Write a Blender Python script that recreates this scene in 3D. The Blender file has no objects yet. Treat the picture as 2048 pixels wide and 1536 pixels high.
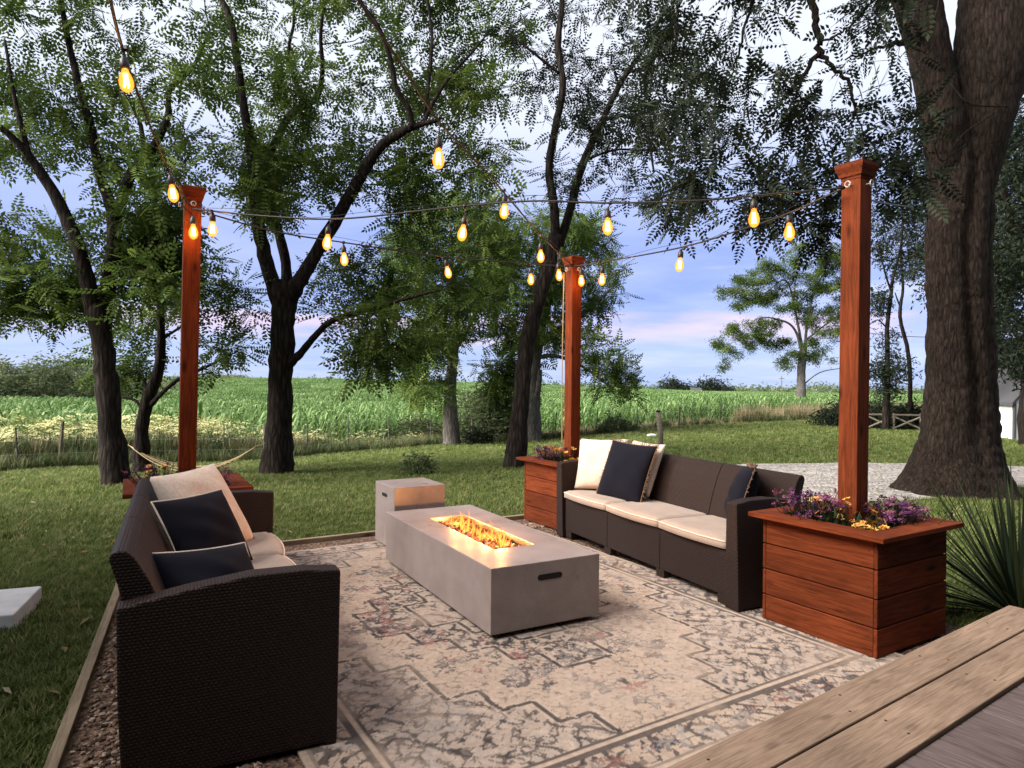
import bpy, bmesh, math, random
import numpy as np
from mathutils import Matrix, Vector, Euler

R = math.radians
rng = np.random.default_rng(7)
random.seed(7)
sc = bpy.context.scene
COL = sc.collection

# ------------------------------------------------------------------ camera
F, PIT, ROL, EYE = 1338.2, R(0.10), R(0.50), 1.35
cd = bpy.data.cameras.new('camera'); cam = bpy.data.objects.new('camera', cd); COL.objects.link(cam)
cd.sensor_width = 36; cd.sensor_fit = 'HORIZONTAL'; cd.lens = F / 2048 * 36
cd.clip_start = 0.05; cd.clip_end = 8000
cam.matrix_world = Matrix.Translation((0, 0, EYE)) @ Matrix.Rotation(R(90) - PIT, 4, 'X') @ Matrix.Rotation(ROL, 4, 'Z')
sc.camera = cam

# ------------------------------------------------------------------ view
sc.view_settings.view_transform = 'Standard'; sc.view_settings.look = 'None'
sc.view_settings.exposure = 1.95; sc.view_settings.gamma = 1
sc.view_settings.use_curve_mapping = False
sc.render.engine = 'CYCLES'
sc.cycles.max_bounces = 6; sc.cycles.diffuse_bounces = 3; sc.cycles.glossy_bounces = 2
sc.cycles.transparent_max_bounces = 12; sc.cycles.sample_clamp_indirect = 4
sc.cycles.use_denoising = True

# ------------------------------------------------------------------ node helpers
def N(nt, typ, **kw):
    n = nt.nodes.new(typ)
    for k, v in kw.items():
        if k.startswith('i_'):
            key = k[2:]
            key = int(key) if key.isdigit() else key.replace('_', ' ')
            n.inputs[key].default_value = v
        else: setattr(n, k, v)
    return n
def L(nt, a, b): nt.links.new(a, b)
def ramp(nt, fac, stops, interp='LINEAR'):
    r = nt.nodes.new('ShaderNodeValToRGB'); cr = r.color_ramp; cr.interpolation = interp
    while len(cr.elements) < len(stops): cr.elements.new(0.5)
    for e, (p, c) in zip(cr.elements, stops):
        e.position = p; e.color = (*c, 1) if len(c) == 3 else c
    if fac is not None: nt.links.new(fac, r.inputs[0])
    return r
def math_(nt, op, a, b=None, clamp=False):
    n = nt.nodes.new('ShaderNodeMath'); n.operation = op; n.use_clamp = clamp
    for i, v in enumerate((a, b)):
        if v is None: continue
        if isinstance(v, (int, float)): n.inputs[i].default_value = v
        else: nt.links.new(v, n.inputs[i])
    return n.outputs[0]
def mix(nt, fac, a, b, blend='MIX'):
    n = nt.nodes.new('ShaderNodeMix'); n.data_type = 'RGBA'; n.blend_type = blend
    for s, v in ((0, fac), (6, a), (7, b)):
        if isinstance(v, (int, float)): n.inputs[s].default_value = v
        elif isinstance(v, tuple): n.inputs[s].default_value = (*v, 1)
        else: nt.links.new(v, n.inputs[s])
    return n.outputs[2]

# ------------------------------------------------------------------ world: dusk sky with broken cloud
SUN_EL, SUN_AZ = R(32), R(252)      # azimuth measured clockwise from +Y
w = bpy.data.worlds.new('World'); sc.world = w; w.use_nodes = True
nt = w.node_tree; nt.nodes.clear()
out = N(nt, 'ShaderNodeOutputWorld'); bg = N(nt, 'ShaderNodeBackground'); bg.inputs[1].default_value = 0.1
sky = N(nt, 'ShaderNodeTexSky', sky_type='NISHITA', sun_disc=False, sun_elevation=SUN_EL, sun_rotation=SUN_AZ)
tc = N(nt, 'ShaderNodeTexCoord'); sp = N(nt, 'ShaderNodeSeparateXYZ'); L(nt, tc.outputs['Generated'], sp.inputs[0])
zz = math_(nt, 'MAXIMUM', sp.outputs[2], 0.0)
den = math_(nt, 'ADD', zz, 0.10)
cx = math_(nt, 'DIVIDE', sp.outputs[0], den); cy = math_(nt, 'DIVIDE', sp.outputs[1], den)
cb = N(nt, 'ShaderNodeCombineXYZ'); L(nt, cx, cb.inputs[0]); L(nt, cy, cb.inputs[1])
n1 = N(nt, 'ShaderNodeTexNoise', i_Scale=0.75, i_Detail=7.0, i_Roughness=0.55); L(nt, cb.outputs[0], n1.inputs['Vector'])
mp = N(nt, 'ShaderNodeMapping'); mp.inputs['Scale'].default_value = (3.0, 3.0, 26.0); L(nt, tc.outputs['Generated'], mp.inputs[0])
n2 = N(nt, 'ShaderNodeTexNoise', i_Scale=1.0, i_Detail=5.0, i_Roughness=0.55); L(nt, mp.outputs[0], n2.inputs['Vector'])
base = ramp(nt, zz, [(0.0, (.38, .53, .92)), (.05, (.34, .47, .90)), (.12, (.24, .335, .82)), (.19, (.27, .355, .82)),
                     (.27, (.46, .54, .90)), (.38, (.86, .90, 1.02)), (1.0, (1.0, 1.02, 1.06))])
cl = ramp(nt, n1.outputs[0], [(.40, (0, 0, 0)), (.68, (1, 1, 1))])
c1 = mix(nt, math_(nt, 'MULTIPLY', cl.outputs[0], 0.34), base.outputs[0], (.86, .87, .96))
# low pink-lit streaks of cloud, uneven by noise, all round the horizon
zb = math_(nt, 'ADD', zz, math_(nt, 'MULTIPLY', math_(nt, 'SUBTRACT', n2.outputs[0], 0.5), 0.05))
band = ramp(nt, zb, [(.050, (0, 0, 0)), (.078, (1, 1, 1)), (.094, (1, 1, 1)), (.102, (0, 0, 0))])
brk = ramp(nt, n1.outputs[0], [(.36, (.15, .15, .15)), (.55, (1, 1, 1))])
c2 = mix(nt, math_(nt, 'MULTIPLY', math_(nt, 'MULTIPLY', band.outputs[0], brk.outputs[0]), 0.85), c1, (.80, .60, .86))
band2 = ramp(nt, n2.outputs[0], [(.58, (0, 0, 0)), (.68, (1, 1, 1))])
low = ramp(nt, zz, [(.10, (0, 0, 0)), (.13, (1, 1, 1)), (.17, (1, 1, 1)), (.24, (0, 0, 0))])
c3 = mix(nt, math_(nt, 'MULTIPLY', math_(nt, 'MULTIPLY', band2.outputs[0], low.outputs[0]), 0.5), c2, (.80, .78, .93))
sc10 = N(nt, 'ShaderNodeVectorMath', operation='SCALE'); sc10.inputs['Scale'].default_value = 3.0; L(nt, c3, sc10.inputs[0])
fin = mix(nt, 0.10, sc10.outputs[0], sky.outputs[0])
L(nt, fin, bg.inputs[0]); L(nt, bg.outputs[0], out.inputs[0])

sl = bpy.data.lights.new('sun', 'SUN'); sun = bpy.data.objects.new('sun', sl); COL.objects.link(sun)
sl.energy = 4.6; sl.angle = R(50); sl.color = (1, .93, .86)
sd = Vector((math.sin(SUN_AZ) * math.cos(SUN_EL), math.cos(SUN_AZ) * math.cos(SUN_EL), math.sin(SUN_EL)))
sun.rotation_euler = sd.to_track_quat('Z', 'Y').to_euler()

# ------------------------------------------------------------------ geometry helpers
def ray(px, py):
    a, b = (px - 1024) / F, (py - 768) / F
    c, s = math.cos(ROL), math.sin(ROL); u = a * c + b * s; v = -a * s + b * c
    c, s = math.cos(PIT), math.sin(PIT); y = c - s * v; z = -s - c * v
    return u / y, z / y
def P(px, py, Y):
    u, z = ray(px, py); return np.array([u * Y, Y, EYE + z * Y])

def tag(o, label=None, cat=None, group=None, kind=None):
    if label: o['label'] = label
    if cat: o['category'] = cat
    if group: o['group'] = group
    if kind: o['kind'] = kind
    return o
def link(o, parent=None):
    COL.objects.link(o)
    if parent: o.parent = parent
    return o
def thing(name, label, cat, loc=(0, 0, 0), rotz=0, group=None):
    o = bpy.data.objects.new(name, None); o.empty_display_size = .1
    o.location = loc; o.rotation_euler = (0, 0, rotz)
    return tag(link(o), label, cat, group)
def np_mesh(name, V, Q, smooth=False, attrs=None):
    """V (n,3), Q (m,4) or (m,3) integer faces."""
    me = bpy.data.meshes.new(name); V = np.asarray(V, np.float32); Q = np.asarray(Q, np.int32)
    k = Q.shape[1]; me.vertices.add(len(V)); me.vertices.foreach_set('co', V.ravel())
    me.loops.add(Q.size); me.loops.foreach_set('vertex_index', Q.ravel())
    me.polygons.add(len(Q)); me.polygons.foreach_set('loop_start', np.arange(0, Q.size, k, dtype=np.int32))
    if smooth: me.polygons.foreach_set('use_smooth', np.ones(len(Q), bool))
    for n, a in (attrs or {}).items():
        a = np.asarray(a, np.float32)
        if a.ndim == 1:
            at = me.attributes.new(n, 'FLOAT', 'POINT'); at.data.foreach_set('value', a)
        elif a.shape[1] == 3:
            at = me.attributes.new(n, 'FLOAT_VECTOR', 'POINT'); at.data.foreach_set('vector', a.ravel())
        else:
            at = me.attributes.new(n, 'FLOAT_COLOR', 'POINT'); at.data.foreach_set('color', a.ravel())
    me.update(calc_edges=True); me.validate()
    return me
def obj(name, me, mat=None, parent=None):
    o = bpy.data.objects.new(name, me)
    if mat and not me.materials: me.materials.append(mat)
    return link(o, parent)
class MB:
    def __init__(s): s.v = []; s.f = []
    def add(s, V, Fc):
        o = len(s.v); s.v += [tuple(map(float, p)) for p in V]; s.f += [tuple(i + o for i in f) for f in Fc]; return s
    def box(s, x0, x1, y0, y1, z0, z1, r=0.0, seg=2):
        bm = bmesh.new(); bmesh.ops.create_cube(bm, size=1)
        for v in bm.verts:
            v.co.x = x0 if v.co.x < 0 else x1; v.co.y = y0 if v.co.y < 0 else y1; v.co.z = z0 if v.co.z < 0 else z1
        if r > 0: bmesh.ops.bevel(bm, geom=bm.edges[:], offset=r, segments=seg, affect='EDGES', profile=.5)
        s.add([v.co for v in bm.verts], [[v.index for v in f.verts] for f in bm.faces]) if bm.verts.index_update() is None else 0
        bm.free(); return s
    def tube(s, pts, rad, sides=8, cap=True):
        V, Q = tube(np.asarray(pts, float), rad, sides); s.add(V, Q)
        if cap:
            n = len(pts); o = len(s.v) - n * sides
            s.f.append(tuple(o + i for i in range(sides))[::-1]); s.f.append(tuple(o + (n - 1) * sides + i for i in range(sides)))
        return s
    def lathe(s, prof, sides=12, c=(0, 0, 0)):
        V = []; n = len(prof)
        for r, z in prof:
            for k in range(sides):
                a = 2 * math.pi * k / sides; V.append((c[0] + r * math.cos(a), c[1] + r * math.sin(a), c[2] + z))
        Fc = [(i * sides + k, i * sides + (k + 1) % sides, (i + 1) * sides + (k + 1) % sides, (i + 1) * sides + k) for i in range(n - 1) for k in range(sides)]
        return s.add(V, Fc)
    def prism(s, poly, x0, x1, axis='x'):
        """polygon (a,b) swept: axis x -> a=y,b=z ; y -> a=x,b=z ; z -> a=x,b=y"""
        n = len(poly); V = []
        for t in (x0, x1):
            for a, b in poly: V.append({'x': (t, a, b), 'y': (a, t, b), 'z': (a, b, t)}[axis])
        Fc = [tuple(range(n))[::-1], tuple(range(n, 2 * n))] + [(i, (i + 1) % n, n + (i + 1) % n, n + i) for i in range(n)]
        return s.add(V, Fc)
    def mesh(s, name, smooth=False, uv=False, bevel=0.0, fix=True):
        me = bpy.data.meshes.new(name); me.from_pydata(s.v, [], s.f)
        bm = bmesh.new(); bm.from_mesh(me)
        if fix: bmesh.ops.recalc_face_normals(bm, faces=bm.faces)
        if bevel > 0: bmesh.ops.bevel(bm, geom=[e for e in bm.edges if e.is_manifold and e.calc_face_angle(0) > .5], offset=bevel, segments=2, affect='EDGES', profile=.5)
        if uv:
            ul = bm.loops.layers.uv.new('UVMap')
            for f in bm.faces:
                n = f.normal; k = max(range(3), key=lambda i: abs(n[i]))
                for lp in f.loops:
                    c = lp.vert.co; lp[ul].uv = (c.y, c.z) if k == 0 else ((c.x, c.z + c.y * .8) if uv == 'roll' else ((c.x, c.z) if k == 1 else (c.x, c.y)))
        if smooth:
            for f in bm.faces: f.smooth = True
        bm.to_mesh(me); bm.free(); return me
    def build(s, name, mat, parent=None, **kw): return obj(name, s.mesh(name, **kw), mat, parent)
def tube(pts, rad, sides=8):
    pts = np.asarray(pts, float); n = len(pts); rad = np.broadcast_to(np.asarray(rad, float), (n,))
    T = np.gradient(pts, axis=0); T /= np.linalg.norm(T, axis=1)[:, None] + 1e-9
    ref = np.array([0.0, 1.0, 0.0]) if abs(T[0][1]) < .9 else np.array([1.0, 0, 0])
    V = np.zeros((n, sides, 3)); u = None
    ang = np.arange(sides) * 2 * np.pi / sides
    for i in range(n):
        if u is None: u = np.cross(T[i], ref)
        u = u - T[i] * u.dot(T[i]); u /= np.linalg.norm(u) + 1e-9; v = np.cross(T[i], u)
        V[i] = pts[i] + rad[i] * (np.cos(ang)[:, None] * u + np.sin(ang)[:, None] * v)
    idx = np.arange(n * sides).reshape(n, sides)
    Q = np.stack([idx[:-1], np.roll(idx, -1, 1)[:-1], np.roll(idx, -1, 1)[1:], idx[1:]], -1).reshape(-1, 4)
    return V.reshape(-1, 3), Q
class NB:                                             # fast numpy quad buffer
    def __init__(s): s.V = []; s.Q = []; s.n = 0; s.A = []
    def add(s, V, Q, a=None):
        s.V.append(V); s.Q.append(np.asarray(Q) + s.n); s.n += len(V); s.A.append(np.zeros(len(V)) if a is None else a)
    def mesh(s, name, smooth=False): return np_mesh(name, np.concatenate(s.V), np.concatenate(s.Q), smooth, {'rnd': np.concatenate(s.A)})
def catmull(p, k=6):
    p = np.asarray(p, float)
    if len(p) < 3: return np.array([p[0] + (p[-1] - p[0]) * t for t in np.linspace(0, 1, k + 1)])
    q = np.vstack([2 * p[0] - p[1], p, 2 * p[-1] - p[-2]]); o = []
    for i in range(1, len(q) - 2):
        for t in np.linspace(0, 1, k, endpoint=False):
            a, b, c, d = q[i - 1:i + 3]
            o.append(.5 * ((2 * b) + (-a + c) * t + (2 * a - 5 * b + 4 * c - d) * t * t + (-a + 3 * b - 3 * c + d) * t ** 3))
    o.append(p[-1]); return np.array(o)
def vnoise(h, w, cell, seed):
    g = np.random.default_rng(seed).random((int(h / cell) + 3, int(w / cell) + 3))
    y = np.arange(h) / cell; x = np.arange(w) / cell; yi = y.astype(int); xi = x.astype(int)
    fy = (y - yi)[:, None]; fx = (x - xi)[None]; fy = fy * fy * (3 - 2 * fy); fx = fx * fx * (3 - 2 * fx)
    a = g[yi][:, xi]; b = g[yi][:, xi + 1]; c = g[yi + 1][:, xi]; d = g[yi + 1][:, xi + 1]
    return (a * (1 - fx) + b * fx) * (1 - fy) + (c * (1 - fx) + d * fx) * fy
def scatter(name, pts, rot, scl, idx, sources):
    """one 'stuff' object: source meshes instanced on a cloud of points"""
    me = bpy.data.meshes.new(name); pts = np.asarray(pts, np.float32)
    me.vertices.add(len(pts)); me.vertices.foreach_set('co', pts.ravel())
    for n, a, t, k in (('rot', rot, 'FLOAT_VECTOR', 'vector'), ('scl', scl, 'FLOAT_VECTOR', 'vector'), ('pick', idx, 'INT', 'value')):
        at = me.attributes.new(n, t, 'POINT'); at.data.foreach_set(k, np.asarray(a, np.int32 if t == 'INT' else np.float32).ravel())
    o = obj(name, me)
    g = bpy.data.node_groups.new(name + '_nodes', 'GeometryNodeTree')
    g.interface.new_socket('Geometry', in_out='INPUT', socket_type='NodeSocketGeometry')
    g.interface.new_socket('Geometry', in_out='OUTPUT', socket_type='NodeSocketGeometry')
    gi = g.nodes.new('NodeGroupInput'); go = g.nodes.new('NodeGroupOutput')
    iop = g.nodes.new('GeometryNodeInstanceOnPoints'); jn = g.nodes.new('GeometryNodeJoinGeometry')
    for i, s in enumerate(reversed(sources)):
        so = bpy.data.objects.new(name + '_piece', s)
        oi = g.nodes.new('GeometryNodeObjectInfo'); oi.inputs['Object'].default_value = so; oi.inputs['As Instance'].default_value = True
        g.links.new(oi.outputs['Geometry'], jn.inputs[0])
    def na(n, t):
        x = g.nodes.new('GeometryNodeInputNamedAttribute'); x.data_type = t; x.inputs[0].default_value = n
        return [q for q in x.outputs if q.enabled and q.name == 'Attribute'][0]
    g.links.new(gi.outputs[0], iop.inputs['Points']); g.links.new(jn.outputs[0], iop.inputs['Instance'])
    iop.inputs['Pick Instance'].default_value = True
    g.links.new(na('pick', 'INT'), iop.inputs['Instance Index'])
    g.links.new(na('rot', 'FLOAT_VECTOR'), iop.inputs['Rotation']); g.links.new(na('scl', 'FLOAT_VECTOR'), iop.inputs['Scale'])
    g.links.new(iop.outputs[0], go.inputs[0])
    m = o.modifiers.new('scatter', 'NODES'); m.node_group = g
    return o

# ------------------------------------------------------------------ materials
def mat(name, col=(.5, .5, .5), rough=.8, spec=.3):
    m = bpy.data.materials.new(name); m.use_nodes = True; nt = m.node_tree
    b = nt.nodes['Principled BSDF']; b.inputs['Base Color'].default_value = (*col, 1); b.inputs['Roughness'].default_value = rough
    b.inputs['Specular IOR Level'].default_value = spec
    return m, nt, b
def bump(nt, b, h, s=.3, d=.01):
    n = N(nt, 'ShaderNodeBump', i_Strength=s, i_Distance=d); L(nt, h, n.inputs['Height']); L(nt, n.outputs[0], b.inputs['Normal'])
def coords(nt, kind='Object', scale=(1, 1, 1), jitter=False):
    t = N(nt, 'ShaderNodeTexCoord'); o = t.outputs[kind]
    if jitter:
        oi = N(nt, 'ShaderNodeObjectInfo'); mm = N(nt, 'ShaderNodeVectorMath', operation='SCALE'); mm.inputs[0].default_value = (17.3, 9.1, 23.7)
        L(nt, oi.outputs['Random'], mm.inputs['Scale']); ad = N(nt, 'ShaderNodeVectorMath', operation='ADD'); L(nt, o, ad.inputs[0]); L(nt, mm.outputs[0], ad.inputs[1]); o = ad.outputs[0]
    m = N(nt, 'ShaderNodeMapping'); m.inputs['Scale'].default_value = scale; L(nt, o, m.inputs[0]); return m.outputs[0]
def noise(nt, vec, scale, detail=4, rough=.55, dist=0):
    n = N(nt, 'ShaderNodeTexNoise', i_Scale=scale, i_Detail=detail, i_Roughness=rough, i_Distortion=dist); L(nt, vec, n.inputs['Vector']); return n.outputs[0]
def wood(name, dark, light, rough=.6, spec=.3, grain=1.0, bs=.35, knot=.3):
    """boards with their length on local x"""
    m, nt, b = mat(name, light, rough, spec)
    v = coords(nt, 'Object', (1.0, 1, 1), True)
    st = N(nt, 'ShaderNodeMapping'); st.inputs['Scale'].default_value = (1.6, 26, 26); L(nt, v, st.inputs[0])
    g = noise(nt, st.outputs[0], 2.2 * grain, 6, .6, 1.2)
    k = N(nt, 'ShaderNodeTexVoronoi', i_Scale=1.0); km = N(nt, 'ShaderNodeMapping'); km.inputs['Scale'].default_value = (3.0, 8, 8); L(nt, v, km.inputs[0]); L(nt, km.outputs[0], k.inputs['Vector'])
    kr = ramp(nt, k.outputs['Distance'], [(.05, (knot,) * 3), (.05 + .15 * (1.2 - knot), (1, 1, 1))])
    big = noise(nt, v, 2.5, 3)
    f = ramp(nt, g, [(.28, dark), (.62, light)])
    c = mix(nt, 1.0, f.outputs[0], kr.outputs[0], 'MULTIPLY')
    bb = ramp(nt, big, [(.3, (.72, .72, .72)), (.7, (1.12, 1.12, 1.12))])
    c = mix(nt, 1.0, c, bb.outputs[0], 'MULTIPLY')
    oi = N(nt, 'ShaderNodeObjectInfo'); rr = ramp(nt, oi.outputs['Random'], [(0, (.8, .8, .8)), (1, (1.12, 1.12, 1.12))])
    c = mix(nt, 1.0, c, rr.outputs[0], 'MULTIPLY')
    L(nt, c, b.inputs['Base Color']); bump(nt, b, g, bs, .004); return m
M = {}
M['redwood'] = wood('red_stained_wood', (.050, .0105, .0040), (.138, .031, .0100), .75, .06)
M['deckwood'] = wood('tan_weathered_wood', (.115, .077, .055), (.225, .158, .112), .85, .12, 1.6, .35, .72)
M['deckgrey'] = wood('grey_weathered_wood', (.05, .038, .037), (.135, .102, .097), .85, .12, 1.6, .35, .8)
M['oldwood'] = wood('old_grey_wood', (.06, .05, .04), (.18, .15, .12), .9, .1)
M['edgewood'] = wood('edging_wood', (.16, .12, .08), (.32, .25, .17), .85, .15)

def weave_mat():
    m, nt, b = mat('dark_rattan', (.03, .02, .018), .55, .2)
    t = N(nt, 'ShaderNodeTexCoord'); s = N(nt, 'ShaderNodeSeparateXYZ'); L(nt, t.outputs['UV'], s.inputs[0])
    w_, h_ = .016, .011
    u = math_(nt, 'DIVIDE', s.outputs[0], w_); v = math_(nt, 'DIVIDE', s.outputs[1], h_)
    half = math_(nt, 'MULTIPLY', math_(nt, 'MODULO', math_(nt, 'ABSOLUTE', math_(nt, 'FLOOR', v)), 2.0), .5)
    us = math_(nt, 'ADD', math_(nt, 'ADD', u, half), math_(nt, 'MULTIPLY', noise(nt, t.outputs['UV'], 30, 2), .5))
    bu = math_(nt, 'ABSOLUTE', math_(nt, 'SINE', math_(nt, 'MULTIPLY', us, math.pi)))
    bv = math_(nt, 'ABSOLUTE', math_(nt, 'SINE', math_(nt, 'MULTIPLY', v, math.pi)))
    h = math_(nt, 'MULTIPLY', math_(nt, 'POWER', bu, .6), math_(nt, 'POWER', bv, .6))
    c = ramp(nt, h, [(.1, (.0036, .0018, .0013)), (.8, (.021, .0100, .0073))])
    L(nt, c.outputs[0], b.inputs['Base Color']); bump(nt, b, h, .7, .004); return m
M['rattan'] = weave_mat()
def fabric(name, col, col2, scale=260, bs=.25, rough=.95):
    m, nt, b = mat(name, col, rough, .1); v = coords(nt, 'Object')
    n = noise(nt, v, scale, 3, .6); n2 = noise(nt, v, 9, 3)
    c = ramp(nt, n, [(.3, col2), (.7, col)]); r2 = ramp(nt, n2, [(.25, (.85, .85, .85)), (.75, (1.08, 1.08, 1.08))])
    L(nt, mix(nt, 1, c.outputs[0], r2.outputs[0], 'MULTIPLY'), b.inputs['Base Color']); bump(nt, b, n, bs, .003)
    b.inputs['Sheen Weight'].default_value = .15; return m
M['beige'] = fabric('beige_cushion_fabric', (.30, .235, .19), (.23, .178, .142))
M['navy'] = fabric('navy_linen', (.006, .0065, .012), (.0035, .0035, .0065), 220); M['navy'].node_tree.nodes['Principled BSDF'].inputs['Sheen Weight'].default_value = .02
M['cream'] = fabric('cream_textured_fabric', (.56, .475, .40), (.45, .375, .30), 60, .9)
M['piping'] = fabric('cream_piping', (.6, .5, .4), (.5, .42, .33))
M['fringe'] = fabric('brown_fringe', (.16, .09, .05), (.09, .05, .03))
def concrete(name, c0, c1, rough=.55):
    m, nt, b = mat(name, c1, rough, .4); v = coords(nt, 'Object')
    n = noise(nt, v, 7, 6, .6); f = noise(nt, v, 160, 2); k = noise(nt, v, 2.2, 3)
    c = ramp(nt, n, [(.3, c0), (.7, c1)]); sp_ = ramp(nt, f, [(.28, (.8, .8, .8)), (.45, (1, 1, 1))])
    st = ramp(nt, noise(nt, v, 3.1, 6, .7, .6), [(.30, (.88, .87, .86)), (.48, (1, 1, 1))]); cc = mix(nt, 1, mix(nt, 1, c.outputs[0], sp_.outputs[0], 'MULTIPLY'), st.outputs[0], 'MULTIPLY'); vp = N(nt, 'ShaderNodeTexVoronoi', i_Scale=38.0); L(nt, v, vp.inputs['Vector']); pr = ramp(nt, vp.outputs['Distance'], [(.05, (.45, .43, .42)), (.10, (1, 1, 1))]); L(nt, mix(nt, 1, cc, pr.outputs[0], 'MULTIPLY'), b.inputs['Base Color'])
    rr = ramp(nt, k, [(.35, (rough - .16,) * 3), (.65, (rough + .12,) * 3)]); L(nt, rr.outputs[0], b.inputs['Roughness'])
    bump(nt, b, f, .12, .002); return m
M['concrete'] = concrete('grey_concrete', (.205, .164, .152), (.255, .209, .196), .42)
M['slab'] = concrete('pale_concrete_slab', (.5, .5, .5), (.66, .66, .66), .8)
M['black'] = mat('black_recess', (.006, .006, .006), .8)[0]
M['steel'] = mat('burner_tray_steel', (.25, .22, .2), .35)[0]; M['steel'].node_tree.nodes['Principled BSDF'].inputs['Metallic'].default_value = 1
M['cable'] = mat('black_cable', (.012, .012, .012), .5)[0]
M['wire'] = mat('galvanised_wire', (.35, .34, .32), .4)[0]
M['socket'] = mat('black_socket', (.018, .014, .012), .45)[0]
M['rope'] = fabric('tan_rope', (.36, .27, .14), (.26, .19, .1))
M['soil'] = fabric('potting_soil', (.03, .02, .014), (.015, .01, .007), 90)
M['whitepaint'] = fabric('white_painted_siding', (.78, .78, .76), (.7, .7, .68), 30, .08, .6)
M['darkroof'] = mat('dark_shingles', (.05, .05, .055), .9)[0]

def leaf_mat(name, c0, c1, c2, trans=.35):
    m, nt, b = mat(name, c1, .65, .08); a = N(nt, 'ShaderNodeAttribute', attribute_name='rnd')
    c = ramp(nt, a.outputs['Fac'], [(0, c0), (.55, c1), (1, c2)]); L(nt, c.outputs[0], b.inputs['Base Color'])
    t = N(nt, 'ShaderNodeBsdfTranslucent'); L(nt, c.outputs[0], t.inputs[0]); ms = N(nt, 'ShaderNodeMixShader'); ms.inputs[0].default_value = trans
    o = nt.nodes['Material Output']; L(nt, b.outputs[0], ms.inputs[1]); L(nt, t.outputs[0], ms.inputs[2]); L(nt, ms.outputs[0], o.inputs[0]); return m
M['leaf'] = leaf_mat('walnut_leaves', (.026, .044, .010), (.060, .098, .019), (.125, .165, .040))
M['leafshade'] = leaf_mat('silhouette_leaves', (.010, .016, .010), (.018, .025, .015), (.030, .040, .022), .2)  # dimness of crowns seen against the sky put into the leaf colour
M['leafpale'] = leaf_mat('pale_tree_leaves', (.050, .072, .030), (.085, .112, .048), (.13, .16, .075))
M['hedge'] = leaf_mat('hedgerow_leaves', (.055, .08, .035), (.125, .155, .075), (.21, .24, .125))
M['yucca'] = leaf_mat('yucca_blades', (.008, .013, .007), (.018, .027, .012), (.05, .062, .026), .1)
def bark(name, c0, c1, sx=14, bs=.9, dist=.03, asp=.16, vw=1.2):
    m, nt, b = mat(name, c1, .95, .1); v = coords(nt, 'Object', (sx, sx, sx * asp))
    n = noise(nt, v, 1.4, 10, .74, 1.0); vo = N(nt, 'ShaderNodeTexVoronoi', i_Scale=1.1, feature='DISTANCE_TO_EDGE'); L(nt, v, vo.inputs['Vector'])
    h = math_(nt, 'ADD', n, math_(nt, 'MULTIPLY', math_(nt, 'MINIMUM', vo.outputs['Distance'], .35), vw))
    c = ramp(nt, h, [(.30 + .10 * vw, c0), (.62 + .27 * vw, c1)]); big = noise(nt, coords(nt, 'Object'), 1.6, 3)
    bb = ramp(nt, big, [(.3, (.7, .7, .7)), (.7, (1.15, 1.15, 1.15))])
    L(nt, mix(nt, 1, c.outputs[0], bb.outputs[0], 'MULTIPLY'), b.inputs['Base Color']); bump(nt, b, h, bs, dist); return m
M['bark'] = bark('dark_bark', (.005, .004, .0035), (.034, .026, .021))
M['barkbig'] = bark('big_tree_bark', (.003, .0022, .0017), (.060, .042, .032), 19, 1.0, .10, .24, .55)
M['barkpale'] = bark('grey_bark', (.05, .045, .04), (.17, .155, .14))

# ------------------------------------------------------------------ terrain
UT = np.array([-3, -.766, -.35, -.24, -.09, .05, .22, .46, .7, 3])
YF = np.array([11, 13.9, 18.9, 22.1, 26.2, 27.5, 30.5, 35, 37, 40])
ZF = np.array([-.5, -.6, -.9, -1.0, -1.1, -1.0, -.65, -.42, -.36, -.3])
UC = np.array([-3, -.5, -.2, .05, .28, .6, 3]); ZC = np.array([-2.1, -2.1, -2.2, -2.1, -1.55, -1.5, -1.5])
ZFAR = np.array([1.2, .8, .55, -1.0, -2.9, -3.5, -3.5])
def sstep(t): t = np.clip(t, 0, 1); return t * t * (3 - 2 * t)
def terrain(x, y):
    x = np.asarray(x, float); y = np.asarray(y, float); yy = np.maximum(y, .5); u = np.clip(x / yy, -3, 3)
    yf = np.interp(u, UT, YF); zf = np.interp(u, UT, ZF); zc = np.interp(u, UC, ZC); zfar = np.interp(u, UC, ZFAR)
    t = np.clip((yy - 6.6) / (yf - 6.6), 0, 1); z = -.03 + (zf + .03) * t ** 1.15
    z = np.where(yy > yf, zf + (zc - zf) * sstep((yy - yf) / 9), z)
    z = np.where(yy > yf + 9, zc - .35 * sstep((yy - 50) / 18), z)
    z = np.where(yy > 68, zc - .35 + (zfar - zc + .35) * sstep((yy - 68) / 190) ** .85, z)
    z = np.where(yy > 258, zfar - (yy - 258) * .0092, z)
    z = z + .02 * np.sin(x * .9 + 1) * np.sin(y * .7) * sstep((yy - 7) / 3)
    return z
def G(px, py):
    u, z = ray(px, py); lo, hi = 1.0, 400.0
    ys = np.geomspace(1.5, 400, 4000); d = EYE + z * ys - terrain(u * ys, ys)
    k = np.argmax(d < 0); return np.array([u * ys[k], ys[k], float(terrain(u * ys[k], ys[k]))])

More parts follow.
